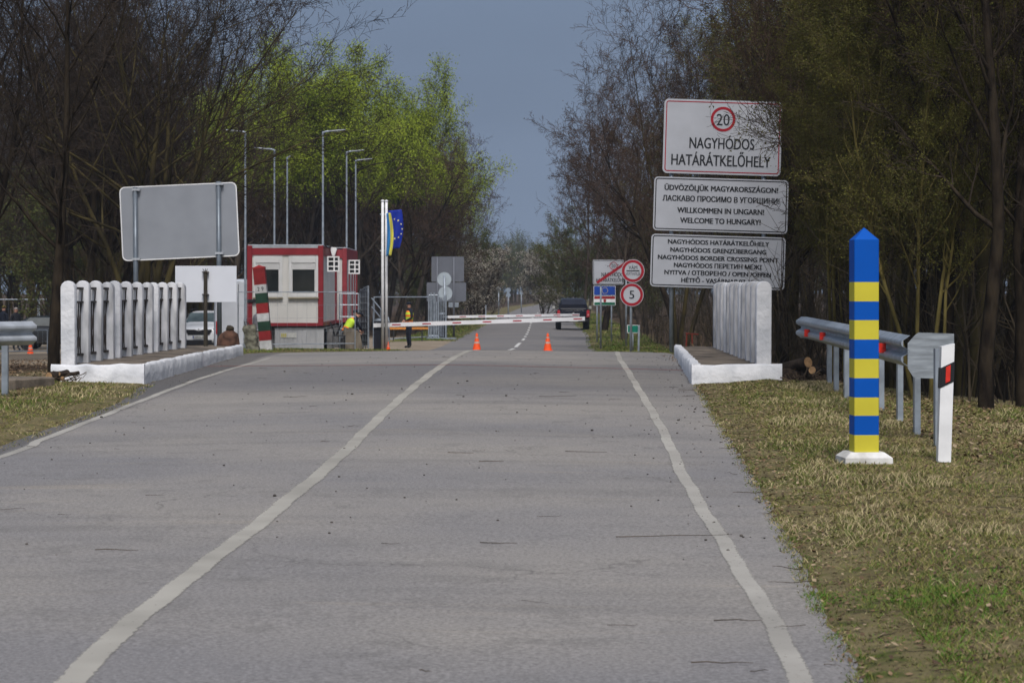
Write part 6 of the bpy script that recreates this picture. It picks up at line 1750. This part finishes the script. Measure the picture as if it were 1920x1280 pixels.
def undergrowth():
    V, Fc = [], []
    rnd = random.Random(8)
    def stem(x, y, h, r):
        z = G(x,y); d_ = Vector((rnd.gauss(0,.18), rnd.gauss(0,.18), 1)).normalized(); p = Vector((x,y,z-.05)); pts = [p]
        for i in range(4):
            d_ = (d_+Vector((rnd.gauss(0,.16),rnd.gauss(0,.16),rnd.gauss(0,.05)))).normalized(); p = p+d_*h/4; pts.append(p)
        tube_raw(V, Fc, pts, [r,r*.85,r*.7,r*.5,r*.3], 3)
        for k in range(5):
            t = rnd.uniform(.25,1); i = min(3,int(t*4)); q = pts[i].lerp(pts[i+1], t*4-i); dd_ = Vector((rnd.gauss(0,1),rnd.gauss(0,1),.6)).normalized(); L = h*rnd.uniform(.15,.4)
            tube_raw(V, Fc, [q, q+dd_*L*.5, q+dd_*L+Vector((0,0,.1*L))], [r*.45,r*.35,r*.2], 3)
    for k in range(5200):
        d = rnd.uniform(29, 125); u = rnd.random()
        if rnd.random() < .5: x = 5.0+(.6 if d > 50 else .2)+u*d*.2
        else:
            x = -9.2-u*d*.16-(d-40)*.05
            if d < 44 or (86 < d < 124 and x > -24): continue
            if d > 72 and x > -13 and d < 90: continue
            if d < 128 and (960+x*F/d < 130 or 960+x*F/d > 345): continue
        stem(x, d, rnd.uniform(.8,3.4), rnd.uniform(.006,.020))
    me = bpy.data.meshes.new("undergrowth"); me.from_pydata([tuple(v) for v in V], [], Fc); me.materials.append(M("undergrowth_stem",(.035,.026,.018),.95,.5,1.5,col2=(.075,.058,.035)))
    o = bpy.data.objects.new("undergrowth", me); COL.objects.link(o); tag(o, "tangle of thin bare saplings and stems filling the wood floor on both sides", "undergrowth", kind="stuff")
undergrowth()
# yellow-green roadside weeds far along, low bushes at the feet of the woods
# ---------------------------------------------------------------- grass and leaf litter
def grass():
    rng = np.random.default_rng(3)
    m = attr_mat("grass_blades", "tint", .85)
    P = []
    def scatter(n, d0, d1, side, emax, hmul, e0=-.12):
        d = d0*(d1/d0)**rng.random(n) if False else d0+(d1-d0)*rng.random(n)**1.5
        e = e0+(emax-e0)*rng.random(n)
        P.append((d, e, np.full(n, side), np.full(n, hmul)))
    scatter(300000, 8.5, 36, 1, 4.6, .85, -.02); scatter(30000, 9, 36, 1, .5, .7, -.05); scatter(60000, 19, 36, -1, 3.4, 1.0)
    scatter(26000, 50, 90, 1, 2.6, 1.3); scatter(14000, 52, 84, -1, 4.6, 1.2, .1); scatter(16000, 90, 220, 1, 2.8, 1.8); scatter(16000, 104, 220, -1, 2.8, 1.8)
    V, T, Fc = [], [], []
    cols = {'straw':(.27,.22,.11),'pale':(.36,.30,.17),'olive':(.150,.155,.042),'green':(.075,.120,.022),'lush':(.07,.15,.018),'brown':(.12,.085,.05)}
    names = list(cols)
    cv = np.array([cols[k] for k in names])
    vi = 0
    for d_, e_, s_, h_ in P:
        r1 = rng.random(len(d_)); r2 = rng.random(len(d_)); r3 = rng.random(len(d_)); ra = rng.random(len(d_))*2*PI; r5 = rng.random(len(d_))
        for k in range(len(d_)):
            d = d_[k]; side = s_[k]; e = e_[k]
            x = (interp(XR,d)+e) if side > 0 else (interp(XL,d)-e)
            px = 960+x*F/d
            if px < -30 or px > 1950: continue
            if side > 0 and 34.7 < d < 47 and x < 4.3: continue
            if side < 0 and 34.8 < d < 47 and x > -6.9: continue
            n1 = hn(x*1.1+3, d*.8); n2 = hn(x*2.6, d*2.1+7); n3 = hn(x*.6+9, d*.33)
            if e < .25 and n2 < .05 and r3[k] < .8: continue
            n4 = hn(x*6.1+1, d*5.3)
            if n4 < -.33 and r3[k] < .7: continue
            if n2+n1*.6 < -.36 and r3[k] < .75: continue        # bare trodden patches
            q = r1[k]
            if d < 14.5 and side > 0: g = .78+n1*.9-(d-9)*.08
            else: g = .32+n3*.5+n1*.3
            if d > 48: g += .55
            if q < g*.6: c = 4 if (d < 14 and n2 > .0) else 3
            elif q < g*.6+.38: c = 2
            elif q < .88: c = 0 if n1 < .15 else 1
            else: c = 5
            h = (.015+.024*r2[k]+max(0,n1)*.03+max(0,n4)*.035+(.022 if c == 1 else 0))*h_[k]
            if e < .4: h *= .6
            w = (.0018+.0014*r3[k])*(1+max(0,d-14)*.05)
            a = ra[k]; le = (.4+1.3*r5[k])*h*(1.7 if c in (0,5) else .9)
            z = G(x,d)-.004
            ca, sa = math.cos(a), math.sin(a); lx, ly = math.cos(a*3.1)*le, math.sin(a*3.1)*le
            V.extend((x-ca*w,d-sa*w,z, x+ca*w,d+sa*w,z, x+lx*.4+ca*w*.8,d+ly*.4+sa*w*.8,z+h*.6, x+lx*.4-ca*w*.8,d+ly*.4-sa*w*.8,z+h*.6, x+lx,d+ly,z+h*.95))
            j = .75+.5*r2[k]; cc = cols[names[c]]
            T.extend((cc[0]*j,cc[1]*j,cc[2]*j,1)*5)
            Fc.append((vi,vi+1,vi+2,vi+3)); Fc.append((vi+3,vi+2,vi+4)); vi += 5
    me = bpy.data.meshes.new("grass"); nv = vi
    me.vertices.add(nv); me.vertices.foreach_set("co", V)
    lens = [len(f) for f in Fc]; flat = [i for f in Fc for i in f]
    me.loops.add(len(flat)); me.loops.foreach_set("vertex_index", flat); me.polygons.add(len(Fc)); me.polygons.foreach_set("loop_start", np.concatenate([[0],np.cumsum(lens)[:-1]]).astype('i'))
    me.update(calc_edges=True)
    at = me.color_attributes.new("tint", 'FLOAT_COLOR', 'POINT'); at.data.foreach_set("color", T)
    me.materials.append(m)
    o = bpy.data.objects.new("grass", me); COL.objects.link(o); tag(o, "short straw-coloured and green grass on the verges beside the road", "grass", kind="stuff")
grass()
def litter():
    rng = random.Random(12); V, Fc, T = [], [], []
    tones = [(.16,.10,.055),(.22,.15,.09),(.10,.065,.04),(.30,.23,.15),(.07,.045,.03)]
    def leaf(x, y, s):
        z = G(x,y)+rng.uniform(.004,.03); a = rng.uniform(0,6.28); t1, t2 = rng.uniform(-.5,.5), rng.uniform(-.5,.5)
        u = Vector((math.cos(a),math.sin(a),t1))*s; w = Vector((-math.sin(a),math.cos(a),t2))*s*.6; p = Vector((x,y,z)); k = len(V)
        for q in (-u, w, u, -w): V.append(tuple(p+q))
        c = rng.choice(tones); T.extend((*c,1)*4); Fc.append((k,k+1,k+2,k+3))
    for k in range(26000):
        d = rng.uniform(20,60); u = rng.random()
        if rng.random() < .6: x = interp(XR,d)+1.9+u*(1.5+d*.10)
        else:
            if d < 30: continue
            x = interp(XL,d)-(1.3 if d < 46 else 3.2)-u*(1+d*.08)
        if x > 0 and 34.8 < d < 47 and x < 4.4: continue
        if x < 0 and 34.8 < d < 47 and x > -6.95: continue
        leaf(x, d, rng.uniform(.015,.038))
    for k in range(7500):
        d = rng.uniform(10,34.5); leaf(interp(XR,d)+(abs(rng.gauss(0,.6)) if k%2 else rng.uniform(0,3.6)), d, rng.uniform(.006,.022))
    for k in range(500):
        d = rng.uniform(35.3,46); leaf(rng.uniform(2.9,3.75), d, .02); V and None
    for i in range(len(V)): pass
    me = bpy.data.meshes.new("leaf_litter"); me.from_pydata(V, [], Fc)
    at = me.color_attributes.new("tint", 'FLOAT_COLOR', 'POINT'); at.data.foreach_set("color", T)
    me.materials.append(MATS["grass_blades"])
    o = bpy.data.objects.new("leaf_litter", me); COL.objects.link(o); tag(o, "brown fallen leaves and chips under the trees and along the bank", "leaf litter", kind="stuff")
litter()

# ---------------------------------------------------------------- air
mb = MB(); mb.box(-60,60,-8,560,-2.2,34); hz = mb.build("haze", bpy.data.materials.new("haze_air"))
hm = hz.data.materials[0]; hm.use_nodes = True; n_ = hm.node_tree.nodes; n_.clear()
ho = n_.new("ShaderNodeOutputMaterial"); hv = n_.new("ShaderNodeVolumePrincipled"); hv.inputs["Color"].default_value = (.66,.76,.93,1); hv.inputs["Density"].default_value = .00035; hv.inputs["Anisotropy"].default_value = .2
hm.node_tree.links.new(hv.outputs[0], ho.inputs["Volume"])
tag(hz, kind="stuff", label="thin bluish haze hanging over the road and woods", cat="haze")
